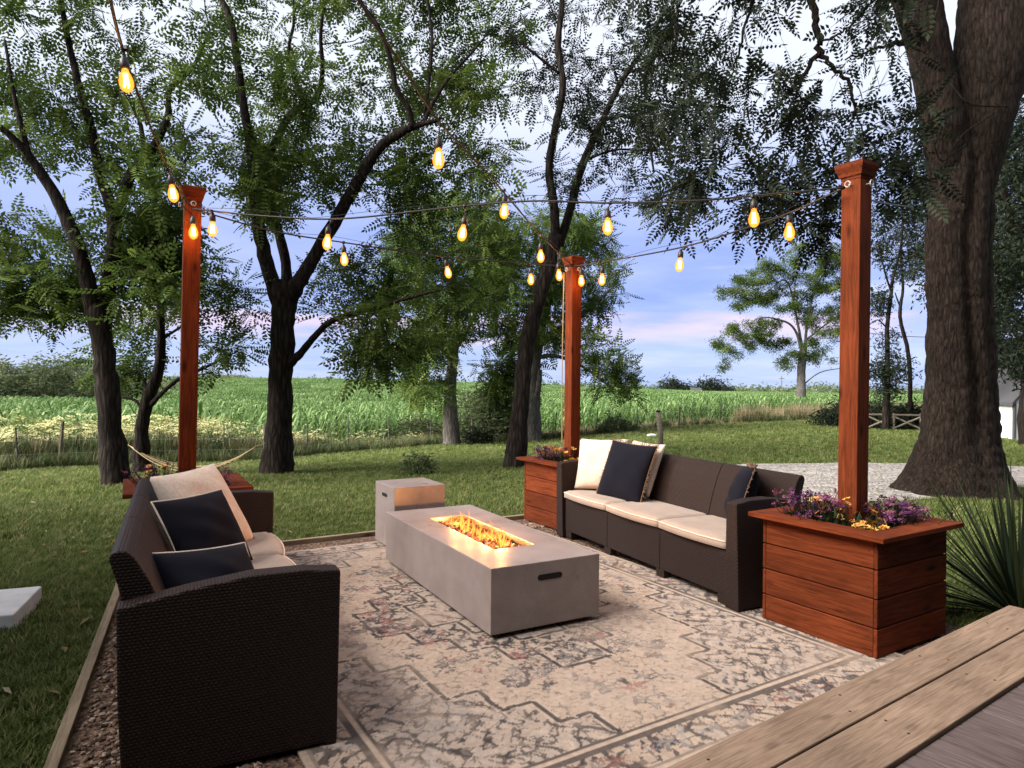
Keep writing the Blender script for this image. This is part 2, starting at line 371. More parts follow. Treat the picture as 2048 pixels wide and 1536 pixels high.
def ground():
    m, nt, b = mat('lawn_and_field_ground', (.07, .1, .03), .95, .05)
    v = coords(nt, 'Object'); a = N(nt, 'ShaderNodeAttribute', attribute_name='zone')
    n = noise(nt, v, .55, 5, .6); n2 = noise(nt, v, 9, 5, .7); n3 = noise(nt, v, 60, 3, .7)
    lawn = ramp(nt, n, [(.2, (.075, .058, .03)), (.33, (.055, .078, .021)), (.55, (.095, .130, .034)), (.75, (.145, .175, .052))])
    t = ramp(nt, n2, [(.2, (.55, .55, .5)), (.75, (1.25, 1.25, 1.2))]); t3 = ramp(nt, n3, [(.25, (.6, .6, .6)), (.75, (1.3, 1.3, 1.3))])
    lw = mix(nt, 1, mix(nt, 1, lawn.outputs[0], t.outputs[0], 'MULTIPLY'), t3.outputs[0], 'MULTIPLY')
    dry = ramp(nt, n2, [(.25, (.14, .13, .06)), (.7, (.28, .25, .13))])
    fld = ramp(nt, n2, [(.25, (.05, .07, .025)), (.7, (.10, .14, .05))])
    far = ramp(nt, n, [(.3, (.10, .17, .06)), (.7, (.20, .26, .11))])
    c = mix(nt, math_(nt, 'MULTIPLY', a.outputs['Fac'], 1.0, True), lw, dry.outputs[0])
    c = mix(nt, math_(nt, 'SUBTRACT', a.outputs['Fac'], 1.0, True), c, fld.outputs[0])
    c = mix(nt, math_(nt, 'SUBTRACT', a.outputs['Fac'], 2.0, True), c, far.outputs[0])
    L(nt, c, b.inputs['Base Color']); bump(nt, b, n2, .6, .05)
    na, nr = 300, 210
    r = np.r_[np.linspace(.01, 8, 30, endpoint=False), np.geomspace(8, 90, 120, endpoint=False), np.geomspace(90, 5000, 60)]
    th = np.linspace(0, 2 * np.pi, na, endpoint=False)
    X = (r[:, None] * np.cos(th)[None]); Y = (r[:, None] * np.sin(th)[None]); Z = terrain(X, Y)
    yy = np.maximum(Y, .5); u = np.clip(X / yy, -3, 3); yf = np.interp(u, UT, YF)
    zone = np.clip((Y - yf + .1) / .8, 0, 1) * np.where(u < -.12, 2, 1); zone = zone + np.clip((Y - yf - np.where(u > .15, 7.5, 4)) / 2, 0, 1); zone = np.where(Y > 0, np.minimum(zone, 2) + np.clip((Y - 255) / 20, 0, 1), 0)
    V = np.stack([X, Y, Z], -1).reshape(-1, 3); idx = np.arange(nr * na).reshape(nr, na)
    Q = np.stack([idx[:-1], np.roll(idx, -1, 1)[:-1], np.roll(idx, -1, 1)[1:], idx[1:]], -1).reshape(-1, 4)
    tag(obj('ground', np_mesh('ground', V, Q[:, ::-1], True, {'zone': zone.ravel()}), m), kind='structure')
ground()
for p in bpy.data.meshes['ground'].polygons: pass

# patio frame directions
A_ = R(121.8); DA = np.array([math.cos(A_), math.sin(A_)]); DB = np.array([-DA[1], DA[0]]) * -1   # DA away, DB to the right
def patio():
    m, nt, b = mat('brown_pea_gravel', (.2, .13, .09), .9, .2); v = coords(nt, 'Object')
    vo = N(nt, 'ShaderNodeTexVoronoi', i_Scale=55.0); L(nt, v, vo.inputs['Vector'])
    c = ramp(nt, vo.outputs['Color'], [(.2, (.05, .03, .022)), (.8, (.2, .13, .09))]); L(nt, c.outputs[0], b.inputs['Base Color']); bump(nt, b, vo.outputs['Distance'], .8, .02)
    pts = [(-2.82, 4.95), (-1.35, 1.85), (1.0, 1.2), (2.9, 3.2), (1.6, 5.4), (.75, 7.06)]
    MB().add([(x, y, -.014) for x, y in pts], [tuple(range(len(pts)))]).build('gravel_bed', m, fix=False)
    o = bpy.data.objects['gravel_bed']; tag(o, kind='structure')
    if o.data.polygons[0].normal.z < 0: o.data.flip_normals()
    ms = []
    pm, pn, pb = mat('gravel_stones', (.25, .17, .12), .85, .25); oi = N(pn, 'ShaderNodeObjectInfo')
    pc = ramp(pn, oi.outputs['Random'], [(0, (.05, .032, .024)), (.35, (.15, .09, .06)), (.7, (.26, .17, .115)), (1, (.42, .32, .25))]); L(pn, pc.outputs[0], pb.inputs['Base Color'])
    for k in range(3):
        bm = bmesh.new(); bmesh.ops.create_icosphere(bm, subdivisions=1, radius=1)
        for v_ in bm.verts: v_.co = Vector((v_.co.x * 1.25, v_.co.y * .9, v_.co.z * .6)) * random.uniform(.75, 1.2)
        me = bpy.data.meshes.new('stone'); bm.to_mesh(me); bm.free(); me.materials.append(pm); ms.append(me)
    pt = []
    a0, a1, e = np.array([-2.60, 4.5]), np.array([-1.35, 1.85]), DB
    for i in range(7000):
        t = rng.random(); q = a0 + (a1 - a0) * t + e * (rng.random() ** .8 * .62 + .03); pt.append(q)
    b0, b1 = np.array([-1.95, 5.2]), np.array([.35, 6.6])
    for i in range(3500):
        q = b0 + (b1 - b0) * rng.random() - DA * (rng.random() * .22); pt.append(q)
    pt = np.array(pt); n = len(pt)
    scatter('gravel', np.c_[pt, np.full(n, -.010)], np.c_[rng.random((n, 2)) * .5, rng.random(n) * 6.28], np.repeat((rng.random(n) * .008 + .006)[:, None], 3, 1), rng.integers(0, 3, n), ms)
    tag(bpy.data.objects['gravel'], 'loose brown pea gravel beside the patterned rug', 'gravel', kind='stuff')
    def edge(a, b_, label):
        a = np.array(a); b_ = np.array(b_); d = b_ - a; ln = np.linalg.norm(d)
        o = MB().box(0, ln, -.022, .022, -.05, .022, .003).build('wooden_edging', M['edgewood']); o.location = (a[0], a[1], 0); o.rotation_euler = (0, 0, math.atan2(d[1], d[0]))
        tag(o, label, 'edging', 'timber edging round the gravel')
    edge((-2.84, 4.98), (-1.3, 1.72), 'long pale timber edging strip beside lawn at left of the near sofa')
    edge((-2.80, 5.0), (.75, 7.12), 'thin timber edging strip along far side of rug behind the side table')
patio()

def driveway():
    m, nt, b = mat('pale_gravel', (.5, .46, .42), .95, .1); v = coords(nt, 'Object')
    vo = N(nt, 'ShaderNodeTexVoronoi', i_Scale=26.0); L(nt, v, vo.inputs['Vector']); n = noise(nt, v, 3, 5, .7)
    c = ramp(nt, vo.outputs['Color'], [(.1, (.17, .155, .14)), (.8, (.40, .37, .34))]); bb = ramp(nt, n, [(.3, (.62, .6, .56)), (.6, (1.05, 1.05, 1.05))])
    L(nt, mix(nt, 1, c.outputs[0], bb.outputs[0], 'MULTIPLY'), b.inputs['Base Color']); bump(nt, b, vo.outputs['Distance'], 1, .03)
    near = np.array([(2.5, 8.2), (3.6, 7.7), (4.6, 7.9), (6.2, 8.8), (7.4, 9.5), (9, 9.6), (14, 9.4), (30, 9)]); far = np.array([(2.0, 9.6), (2.9, 11.6), (4.4, 12.3), (6.4, 12.2), (8.7, 11.8), (11, 11.6), (16, 11.3), (32, 11)])
    k = 60; t = np.linspace(0, 1, k); d = np.linspace(0, 1, len(near))
    Nn = np.c_[np.interp(t, d, near[:, 0]), np.interp(t, d, near[:, 1])]; Ff = np.c_[np.interp(t, d, far[:, 0]), np.interp(t, d, far[:, 1])]
    rows = [Nn + (Ff - Nn) * s + (rng.normal(0, .04, Nn.shape) if s in (0, 1) else 0) for s in np.linspace(0, 1, 8)]
    V = np.concatenate(rows); V = np.c_[V, terrain(V[:, 0], V[:, 1]) + .03]; idx = np.arange(8 * k).reshape(8, k)
    Q = np.stack([idx[:-1, :-1], idx[:-1, 1:], idx[1:, 1:], idx[1:, :-1]], -1).reshape(-1, 4)
    tag(obj('gravel_driveway', np_mesh('gravel_driveway', V, Q), m), kind='structure')
driveway()

# ------------------------------------------------------------------ grass, weeds and corn (stuff)
def inst_leaf_mat(name, stops, trans=.3):
    m, nt, b = mat(name, stops[0][1], .7, .15); oi = N(nt, 'ShaderNodeObjectInfo'); c = ramp(nt, oi.outputs['Random'], stops)
    L(nt, c.outputs[0], b.inputs['Base Color']); t = N(nt, 'ShaderNodeBsdfTranslucent'); L(nt, c.outputs[0], t.inputs[0]); ms = N(nt, 'ShaderNodeMixShader'); ms.inputs[0].default_value = trans
    o = nt.nodes['Material Output']; L(nt, b.outputs[0], ms.inputs[1]); L(nt, t.outputs[0], ms.inputs[2]); L(nt, ms.outputs[0], o.inputs[0]); return m
def blade(mb, base, ang, ln, wd, bend, seg=3, lean=0.0):
    d = np.array([math.cos(ang), math.sin(ang), 0]); s = np.array([-d[1], d[0], 0]); V = []
    for i in range(seg + 1):
        t = i / seg; p = np.array(base) + d * (bend * t * t + lean * t) + np.array([0, 0, 1]) * ln * t * (1 - .25 * bend / max(ln, .01) * t); wv = wd * (1 - t ** 1.6) * .5 + .0004
        V += [p - s * wv, p + s * wv]
    mb.add(V, [(2 * i, 2 * i + 1, 2 * i + 3, 2 * i + 2) for i in range(seg)])
def grass():
    gm = inst_leaf_mat('grass_blades', [(0, (.062, .090, .022)), (.5, (.108, .142, .038)), (.85, (.165, .195, .060)), (1, (.27, .25, .115))])
    src = []
    for k in range(4):
        mb = MB()
        for j in range(9):
            a = random.random() * 6.28; blade(mb, (random.gauss(0, .018), random.gauss(0, .018), 0), a, random.uniform(.028, .058), random.uniform(.004, .007), random.uniform(.008, .04), 2)
        me = mb.mesh('grass_tuft', fix=False); me.materials.append(gm); src.append(me)
    P_ = []
    def ring(r0, r1, dens, th0, th1):
        n = int(dens * .5 * (r1 * r1 - r0 * r0) * (th1 - th0)); r = np.sqrt(rng.random(n) * (r1 * r1 - r0 * r0) + r0 * r0); th = th0 + rng.random(n) * (th1 - th0)
        return np.c_[r * np.sin(th), r * np.cos(th)], dens
    S = []
    for r0, r1, dens in ((2.0, 4.5, 1500), (4.5, 7, 1100), (7, 10, 520), (10, 14, 230), (14, 20, 100), (20, 42, 34)):
        q, _ = ring(r0, r1, dens, R(-46), R(46)); P_.append(q); S.append(np.full(len(q), {1500: 1.0, 1100: 1.0, 520: 1.35, 230: 1.5, 100: 1.9, 34: 2.4}[dens]))
    p = np.concatenate(P_); s = np.concatenate(S); x, y = p.T
    a = x * DA[0] + y * DA[1]; b = x * DB[0] + y * DB[1]
    bed = [(-2.84, 5.0), (-1.33, 1.80), (1.0, 1.2), (2.9, 3.2), (1.6, 5.4), (.75, 7.1)]
    inb = np.zeros(len(x), bool)
    for i in range(len(bed)):
        x0, y0 = bed[i]; x1, y1 = bed[(i + 1) % len(bed)]; inb ^= ((y0 > y) != (y1 > y)) & (x < (x1 - x0) * (y - y0) / (y1 - y0 + 1e-9) + x0)
    pad = ~inb
    u = x / y; yf = np.interp(u, UT, YF); k = pad & (y < yf - .2)
    drv = (y > np.interp(x, [2.5, 3.6, 4.6, 6.2, 7.4, 9, 14, 30], [8.2, 7.7, 7.9, 8.8, 9.5, 9.6, 9.4, 9])) & (y < np.interp(x, [2.0, 2.9, 4.4, 6.4, 8.7, 11, 16], [9.6, 11.6, 12.3, 12.2, 11.8, 11.6, 11.3])) & (x > 2.4)
    k &= ~drv
    bare = (np.sin(x * 1.7 + 2 * np.sin(y * .9)) + np.sin(y * 2.3 + x)) * .5
    pn = np.sin(x * .83 + 1.9 * np.sin(y * .61 + 1)) * np.sin(y * .97 + 1.3 * np.sin(x * 1.21)) + .5 * np.sin(x * 3.1 + y) * np.sin(y * 2.7 - x * 1.3)
    k &= rng.random(len(x)) < np.clip(1.1 - .35 * bare - .8 * np.clip(pn - .45, 0, 1), .12, 1)
    x, y, s = x[k], y[k], s[k]; n = len(x)
    h = s * (.75 + .6 * rng.random(n))
    o = scatter('lawn_grass', np.c_[x, y, terrain(x, y) - .004], np.c_[np.zeros((n, 2)), rng.random(n) * 6.28], np.c_[h, h, h * np.where(s > 1.5, .62, .85)], rng.integers(0, 4, n), src)
    tag(o, 'mown green lawn grass round the patio and under the trees', 'grass', kind='stuff')
grass()

def litter():
    fm = inst_leaf_mat('fallen_leaves_mix', [(0, (.10, .07, .025)), (.5, (.22, .17, .06)), (.8, (.12, .13, .04)), (1, (.38, .34, .24))], .1); src = []
    for k in range(3):
        mb = MB(); mb.add([(-.03, 0, .004), (-.006, .012, .010), (.03, 0, .002), (-.004, -.012, .006)], [(0, 1, 2, 3)]); me = mb.mesh('fallen_leaf', fix=False); me.materials.append(fm); src.append(me)
    th = rng.uniform(R(-44), R(44), 1500); r = 3 + 15 * rng.random(1500) ** .8; x = r * np.sin(th); y = r * np.cos(th)
    k = (y > 5.2 + (x + 2.8) * .6) | (y < 4.9 - (x + 2.84) * 2.117) | ((x > 2.6) & (y > 4.4)); x, y = x[k], y[k]; n = len(x)
    o = scatter('fallen_leaves', np.c_[x, y, terrain(x, y) + .035], np.c_[rng.normal(0, .3, (n, 2)), rng.random(n) * 6.28], np.repeat((.6 + .8 * rng.random(n))[:, None], 3, 1), rng.integers(0, 3, n), src); tag(o, 'scattered fallen leaves lying on the lawn', 'leaves', kind='stuff')
litter()

def corn():
    cm = inst_leaf_mat('corn_leaves', [(0, (.04, .09, .02)), (.5, (.10, .18, .05)), (1, (.23, .32, .13))], .3)
    def plant(mb, x, y, h, nl, wd):
        mb.tube([(x, y, 0), (x, y, h * .92)], [.014, .008], 3, False)
        a0 = random.random() * 6.28
        for j in range(nl):
            z = h * (.15 + .75 * j / nl); a = a0 + (j % 2) * math.pi + random.gauss(0, .45); ln = h * random.uniform(.32, .45)
            d = np.array([math.cos(a), math.sin(a), 0]); s = np.array([-d[1], d[0], 0]) * wd; V = []
            for t, up in ((0, 0), (.35, .62), (.7, .72), (1.0, random.uniform(.1, .45))):
                p = np.array([x, y, z]) + d * ln * t * .75 + np.array([0, 0, 1]) * ln * up * .75; wv = [.35, .5, .4, .05][[0, .35, .7, 1.0].index(t)]
                V += [p - s * wv, p + s * wv]
            mb.add(V, [(0, 1, 3, 2), (2, 3, 5, 4), (4, 5, 7, 6)])
    near = []
    for k in range(5):
        mb = MB(); plant(mb, 0, 0, 1.75, 10, .075); me = mb.mesh('corn_plant', fix=False); me.materials.append(cm); near.append(me)
    seg = []
    for k in range(4):
        mb = MB()
        for j in range(9): plant(mb, -1.5 + j * .34 + random.gauss(0, .05), random.gauss(0, .08), random.uniform(1.6, 1.85), 7, .11)
        me = mb.mesh('corn_row_piece', fix=False); me.materials.append(cm); seg.append(me)
    row = R(8)                                            # rows run nearly across the view
    c, s = math.cos(row), math.sin(row)
    gu, gv = np.meshgrid(np.arange(-46, 46, .30), np.arange(18, 76, .76)); gu = gu.ravel(); gv = gv.ravel()
    x = gu * c - gv * s + rng.normal(0, .05, gu.size); y = gu * s + gv * c + rng.normal(0, .05, gu.size); u = x / y
    yf = np.interp(u, UT, YF); off = np.interp(u, [-1, -.4, -.1, .15, .5, 1], [3.6, 3.8, 5.0, 9, 14, 14])
    swale = np.interp(u, [-1, -.5, -.25, 0, .3, 1], [80, 66, 58, 56, 80, 80])
    k = (y > yf + off) & (y < swale) & (np.abs(u) < .86); x, y = x[k], y[k]; n = len(x)
    h = .86 + .3 * rng.random(n)
    o = scatter('corn_field_near', np.c_[x, y, terrain(x, y)], np.c_[rng.normal(0, .06, (n, 2)), rng.random(n) * 6.28], np.c_[h, h, h], rng.integers(0, 5, n), near)
    tag(o, 'near strip of green corn standing beyond the wire fence', 'corn', kind='stuff')
    gu, gv = np.meshgrid(np.arange(-260, 260, 2.8), np.arange(50, 262, 1.0)); gu = gu.ravel(); gv = gv.ravel()
    x = gu * c - gv * s + rng.normal(0, .5, gu.size); y = gu * s + gv * c + rng.normal(0, .08, gu.size); u = x / y
    sw2 = np.interp(u, [-1, -.5, -.25, 0, .3, .301, 1], [82, 70, 66, 66, 72, 76, 76])
    k = (y > sw2) & (np.abs(u) < .84); x, y = x[k], y[k]; n = len(x); h = .9 + .2 * rng.random(n)
    o = scatter('corn_field_far', np.c_[x, y, terrain(x, y)], np.c_[np.zeros((n, 2)), row + rng.normal(0, .05, n) + np.pi * rng.integers(0, 2, n)], np.c_[h, h, h], rng.integers(0, 4, n), seg)
    tag(o, 'far corn field rising to the horizon behind the near strip', 'corn', kind='stuff')
corn()

def weeds():
    gm = inst_leaf_mat('tall_weeds_green', [(0, (.05, .075, .028)), (.6, (.10, .125, .05)), (1, (.19, .19, .09))], .25)
    dm = inst_leaf_mat('dry_grass_tan', [(0, (.16, .13, .065)), (.6, (.27, .22, .12)), (1, (.36, .29, .17))], .25)
    fm = mat('pale_weed_blossom', (.52, .50, .24), .9, .1)[0]
    src = []
    for k in range(3):                                     # green leafy weed
        mb = MB()
        for j in range(26):
            a = random.random() * 6.28; blade(mb, (random.gauss(0, .12), random.gauss(0, .12), random.uniform(0, .35)), a, random.uniform(.2, .6), random.uniform(.02, .045), random.uniform(.08, .3), 2)
        me = mb.mesh('leafy_weed', fix=False); me.materials.append(gm); src.append(me)
    for k in range(2):                                     # flowering weed with flat pale umbels
        mb = MB()
        for j in range(12):
            a = random.random() * 6.28; blade(mb, (random.gauss(0, .1), random.gauss(0, .1), 0), a, random.uniform(.4, .9), .03, random.uniform(.05, .3), 2)
        nf = len(mb.f)
        for j in range(9):
            c = np.array([random.gauss(0, .24), random.gauss(0, .24), random.uniform(.75, 1.2)])
            for q in range(10):
                d = np.array([random.gauss(0, .06), random.gauss(0, .06), random.gauss(0, .018)]); r_ = random.uniform(.015, .03)
                p = c + d; mb.add([p + (-r_, 0, 0), p + (0, -r_, .006), p + (r_, 0, 0), p + (0, r_, -.006)], [(0, 1, 2, 3)])
        me = mb.mesh('flowering_weed', fix=False); me.materials.append(gm); me.materials.append(fm)
        for i, p in enumerate(me.polygons): p.material_index = 1 if i >= nf else 0
        src.append(me)
    for k in range(3):                                     # tan dry grass with plumes
        mb = MB()
        for j in range(34):
            a = random.random() * 6.28; blade(mb, (random.gauss(0, .12), random.gauss(0, .12), 0), a, random.uniform(.45, 1.0), random.uniform(.010, .022), random.uniform(.05, .3), 2)
        me = mb.mesh('dry_grass', fix=False); me.materials.append(dm); src.append(me)
    def strip(n, u0, u1, o0, o1):
        u = u0 + rng.random(n) * (u1 - u0); yf = np.interp(u, UT, YF); y = yf + o0 + rng.random(n) * (o1 - o0); return u * y, y
    X = []; Y = []; I = []; H = []
    def put(x, y, ids, h0, h1):
        X.append(x); Y.append(y); I.append(rng.choice(ids, len(x))); H.append(h0 + rng.random(len(x)) * (h1 - h0))
    put(*strip(900, -.86, -.40, .7, 3.4), [0, 1, 2, 0, 1, 2, 0, 1, 2, 3, 5], .55, 1.15)
    uu = np.repeat([-.74, -.66, -.60, -.545, -.50, -.455], 16) + rng.normal(0, .016, 96); yq = np.interp(uu, UT, YF) + 1.6 + rng.random(96) * 1.6; put(uu * yq, yq, [3, 4], .75, 1.25)
    put(*strip(1300, -.86, -.1, -.1, 1.5), [0, 1, 2], .25, .6)
    put(*strip(420, -.40, -.28, .8, 3.2), [0, 1, 2, 0, 1, 2, 3, 5], .4, .95)
    put(*strip(600, -.30, .02, 1.0, 4.5), [0, 1, 2, 0, 4, 5, 6, 7, 2], .35, .75)
    put(*strip(500, -.1, .8, -.15, .5), [0, 1, 2], .35, .6)
    put(*strip(1000, -.06, .3, .4, 3.0), [5, 6, 7], .18, .4)
    put(*strip(1300, -.02, .62, 4.5, 9.5), [5, 6, 7, 5, 6, 7, 0], .6, 1.0)
    put(*strip(900, .34, .66, .3, 6), [5, 6, 7, 0], .7, 1.2)
    # grassy swale between the two stands of corn
    n = 1300; u = -.55 + rng.random(n) * .9; y = np.interp(u, [-.55, -.25, 0, .35], [66, 58, 56, 66]) + rng.random(n) * 9; put(u * y, y, [5, 6, 7], 1.0, 1.5)
    x = np.concatenate(X); y = np.concatenate(Y); i = np.concatenate(I); h = np.concatenate(H); n = len(x)
    o = scatter('tall_weeds', np.c_[x, y, terrain(x, y) - .02], np.c_[rng.normal(0, .08, (n, 2)), rng.random(n) * 6.28], np.c_[h, h, h], i, src)
    tag(o, 'tall weeds, pale blossoms and dry grass along the wire fence', 'weeds', kind='stuff')
weeds()

# ------------------------------------------------------------------ trees
def leaf_template(kind):
    V = []; Q = []
    def lf(p, d, ln, wd, nrm):
        d = d / np.linalg.norm(d); s = np.cross(nrm, d); o = len(V)
        V.extend([p, p + d * ln * .45 + s * wd * .5, p + d * ln, p + d * ln * .45 - s * wd * .5]); Q.append((o, o + 1, o + 2, o + 3))
    up = np.array([0, 0, 1.0])
    if kind in ('walnut', 'locust'):
        Lr, n, ll, lw = (.36, 6, .108, .050) if kind == 'walnut' else (.17, 6, .055, .026)
        for i in range(n):
            t = (i + .8) / n; p = np.array([Lr * t, 0, -.18 * Lr * t * t])
            for s in (-1, 1):
                k = 1 - .35 * abs(t - .5) * 2
                lf(p, np.array([.45, s * 1.0, -.28]), ll * k * random.uniform(.85, 1.1), lw * k, up + np.array([0, .25 * s, 0]))
        lf(np.array([Lr, 0, -.18 * Lr]), np.array([1, 0, -.3]), ll, lw, up)
    else:                                                   # far foliage spray
        for i in range(9):
            p = np.array([random.uniform(0, .42), random.gauss(0, .13), random.gauss(0, .07)])
            lf(p, np.array([random.uniform(.2, 1), random.gauss(0, .8), random.gauss(-.3, .4)]), random.uniform(.11, .2), random.uniform(.05, .075), up + np.array([random.gauss(0, .4), random.gauss(0, .4), 0]))
    return np.array(V, float), np.array(Q)
TPL = {k: leaf_template(k) for k in ('walnut', 'locust', 'spray')}
def place_leaves(nb, kind, pos, dirs, scale, rnd):
    V0, Q0 = TPL[kind]; n = len(pos)
    X = dirs / (np.linalg.norm(dirs, axis=1)[:, None] + 1e-9); up = np.tile([0, 0, 1.0], (n, 1)) + rng.normal(0, .45, (n, 3))
    Yv = np.cross(up, X); Yv /= np.linalg.norm(Yv, axis=1)[:, None] + 1e-9; Zv = np.cross(X, Yv)
    V = pos[:, None, :] + scale[:, None, None] * (V0[None, :, 0:1] * X[:, None] + V0[None, :, 1:2] * Yv[:, None] + V0[None, :, 2:3] * Zv[:, None])
    Q = Q0[None] + (np.arange(n) * len(V0))[:, None, None]
    nb.add(V.reshape(-1, 3), Q.reshape(-1, 4), np.repeat(rnd, len(V0)))
def in_poly(x, y, poly):
    r = False; n = len(poly)
    for i in range(n):
        x0, y0 = poly[i]; x1, y1 = poly[(i + 1) % n]
        if (y0 > y) != (y1 > y) and x < (x1 - x0) * (y - y0) / (y1 - y0) + x0: r = not r
    return r
def tree(name, label, base, limbs, crowns, kind='walnut', leaf='leaf', barkm='bark', dens=26, r=.42, lscale=1.0, sides=12, group='trees round the patio', flare=1.18, gap=.35, cat='tree', seed=0):
    global rng
    rng = np.random.default_rng(100 + seed); random.seed(100 + seed)
    Y0 = base[1]; root = thing(name, label, cat, tuple(map(float, base)), 0, group); B = np.array(base)
    nodes = []; nrad = []
    for li, lm in enumerate(limbs):
        pts = []; rad = []
        for j, (px, py, dy, wpx) in enumerate(lm):
            pts.append(P(px, py, Y0 + dy)); rad.append(wpx / 2 * (Y0 + dy) / F)
        pts = np.array(pts); rad = np.array(rad)
        if li == 0:
            pts[0] = B; pts = np.vstack([B - (0, 0, .35), pts]); rad = np.r_[rad[0] * flare * 1.2, rad]; rad[1] *= flare
        c = catmull(pts, 6); rr = np.interp(np.linspace(0, 1, len(c)), np.linspace(0, 1, len(rad)), rad)
        wob = rng.normal(0, 1, c.shape) * rr[:, None] * .05; wob[0] = 0; c = c + wob
        rr = rr * (1 + rng.normal(0, .035, len(rr)))
        mb = MB(); mb.tube(c - B, rr, sides if li == 0 else 8); mb.build('trunk' if li == 0 else 'limb', M[barkm], root, smooth=True)
        k0 = int(len(c) * (.55 if li == 0 else .15)); nodes += list(c[k0:]); nrad += list(rr[k0:])
    if not crowns: return root
    nodes = np.array(nodes); nrad = np.array(nrad)
    cl = []
    ph = rng.random(6) * 6
    for cr in crowns:
        poly, n, dlo, dhi = cr[:4]; w_ = cr[4] if len(cr) > 4 else 1.0
        xs = [p[0] for p in poly]; ys = [p[1] for p in poly]; k = 0; tries = 0
        while k < n and tries < n * 40:
            tries += 1
            px = random.uniform(min(xs), max(xs)); py = random.uniform(min(ys), max(ys))
            if not in_poly(px, py, poly): continue
            c = P(px, py, Y0 + random.uniform(dlo, dhi)); q = c / (r * 3.2)
            g = .5 + .5 * math.sin(q[0] * 2.1 + ph[0] + 1.3 * math.sin(q[2] * 1.7 + ph[1])) * math.sin(q[2] * 2.3 + ph[2] + q[1] * 1.9 + ph[3])
            if g < gap and random.random() < .93: continue
            cl.append((c, w_)); k += 1
    C = np.array([c for c, _ in cl]); Wt = np.array([q for _, q in cl])
    d0 = np.array([np.min(np.linalg.norm(nodes - c, axis=1)) for c in C]); order = np.argsort(d0)
    tw = NB(); lv = NB(); LP = []; LD = []; LC = []
    for i in order:
        c = C[i]; dd = np.linalg.norm(nodes - c, axis=1) + .35 * np.maximum(0, nodes[:, 2] - c[2]); j = int(np.argmin(dd)); a = nodes[j]; ln = np.linalg.norm(c - a)
        if ln < .02: continue
        k = max(3, min(9, int(ln / .22) + 2)); t = np.linspace(0, 1, k)[:, None]; path = a + (c - a) * t
        path[:, 2] += np.sin(t[:, 0] * math.pi) * ln * .10; path[1:-1] += rng.normal(0, .045 * ln, path[1:-1].shape)
        r0 = min(nrad[j] * .7, .006 + .010 * ln); rd = np.linspace(r0, max(.0035, r0 * .3), k)
        V, Q = tube(path - B, rd, 4); tw.add(V, Q); nodes = np.vstack([nodes, path[1:]]); nrad = np.r_[nrad, rd[1:]]
        n = max(3, int(dens * Wt[i] * random.uniform(.6, 1.35))); 
        off = rng.normal(0, 1, (n, 3)); off /= np.linalg.norm(off, axis=1)[:, None]; off *= (r * rng.random(n) ** .5)[:, None]; off[:, 2] *= .65
        for q in range(5):                                  # small twigs inside the clump
            e = c + off[q % n] * .9; m_ = (c + e) / 2 + rng.normal(0, .05 * r, 3); V, Q = tube(np.array([c, m_, e]) - B, [max(.0035, r0 * .3), .0035, .002], 3); tw.add(V, Q)
        m = max(1, n // 4); along = path[rng.integers(k // 2, k, m)] + rng.normal(0, r * .18, (m, 3))
        LP.append(np.vstack([c + off, along])); o2 = np.vstack([off / r, rng.normal(0, .6, (m, 3))]); LD.append(o2 + rng.normal(0, .4, o2.shape) + (0, 0, -.1)); LC.append(np.full(len(o2), random.gauss(0, .17)))
    obj('twigs', tw.mesh('twigs'), M[barkm], root)['kind'] = 'stuff'
    LP = np.concatenate(LP); LD = np.concatenate(LD); n = len(LP)
    rnd = np.clip(.5 + .22 * np.sin(LP[:, 0] * 1.3 + ph[4]) * np.sin(LP[:, 2] * 1.6 + ph[5]) + np.concatenate(LC) + rng.normal(0, .15, n), 0, 1)
    place_leaves(lv, kind, LP - B, LD, lscale * (.7 + .5 * rng.random(n)), rnd)
    obj('crown', lv.mesh('crown'), M[leaf], root)
    return root

T1B = G(232, 972)
tree('walnut_tree', 'dark forked tree at far left, nearest trunk left of the hammock', T1B, [
    [(232, 972, 0, 46), (217, 800, 0, 43), (205, 690, 0, 40), (195, 610, 0, 44)],
    [(190, 640, 0, 34), (165, 520, -.2, 27), (125, 420, -.3, 25), (85, 350, -.4, 20), (25, 275, -.6, 15), (-60, 210, -.8, 9)],
    [(200, 640, 0, 36), (222, 540, .1, 28), (228, 440, .2, 26), (200, 350, .2, 19), (180, 250, .2, 17), (150, 140, .2, 14), (125, 20, .2, 10), (110, -120, .2, 5)],
    [(232, 450, .2, 22), (260, 350, .3, 20), (300, 305, .4, 17), (335, 235, .5, 13), (340, 180, .6, 10), (385, 135, .7, 7), (420, 60, .8, 4)],
    [(290, 315, .4, 12), (278, 240, .3, 8), (240, 190, .3, 5)],
    [(60, 320, -.5, 12), (30, 200, -.5, 8), (10, 80, -.4, 5)],
    [(235, 560, .1, 10), (180, 590, .5, 7), (110, 600, .9, 5), (30, 640, 1.2, 3)]],
    [([(-120, -160), (420, -160), (440, 60), (420, 200), (400, 360), (280, 420), (120, 300), (-120, 330)], 104, -.5, 2.2),
     ([(-100, 300), (90, 340), (190, 460), (200, 640), (100, 660), (-40, 560), (-100, 600)], 28, -.3, 1.6),
     ([(-60, 520), (190, 540), (180, 720), (60, 640), (-60, 690)], 20, -.2, 1.4),
     ([(230, 400), (350, 400), (350, 560), (280, 660), (230, 600)], 30, -.5, 1.2)], seed=1, dens=22, r=.34, gap=.52, lscale=.98)
T1C = G(284, 948)
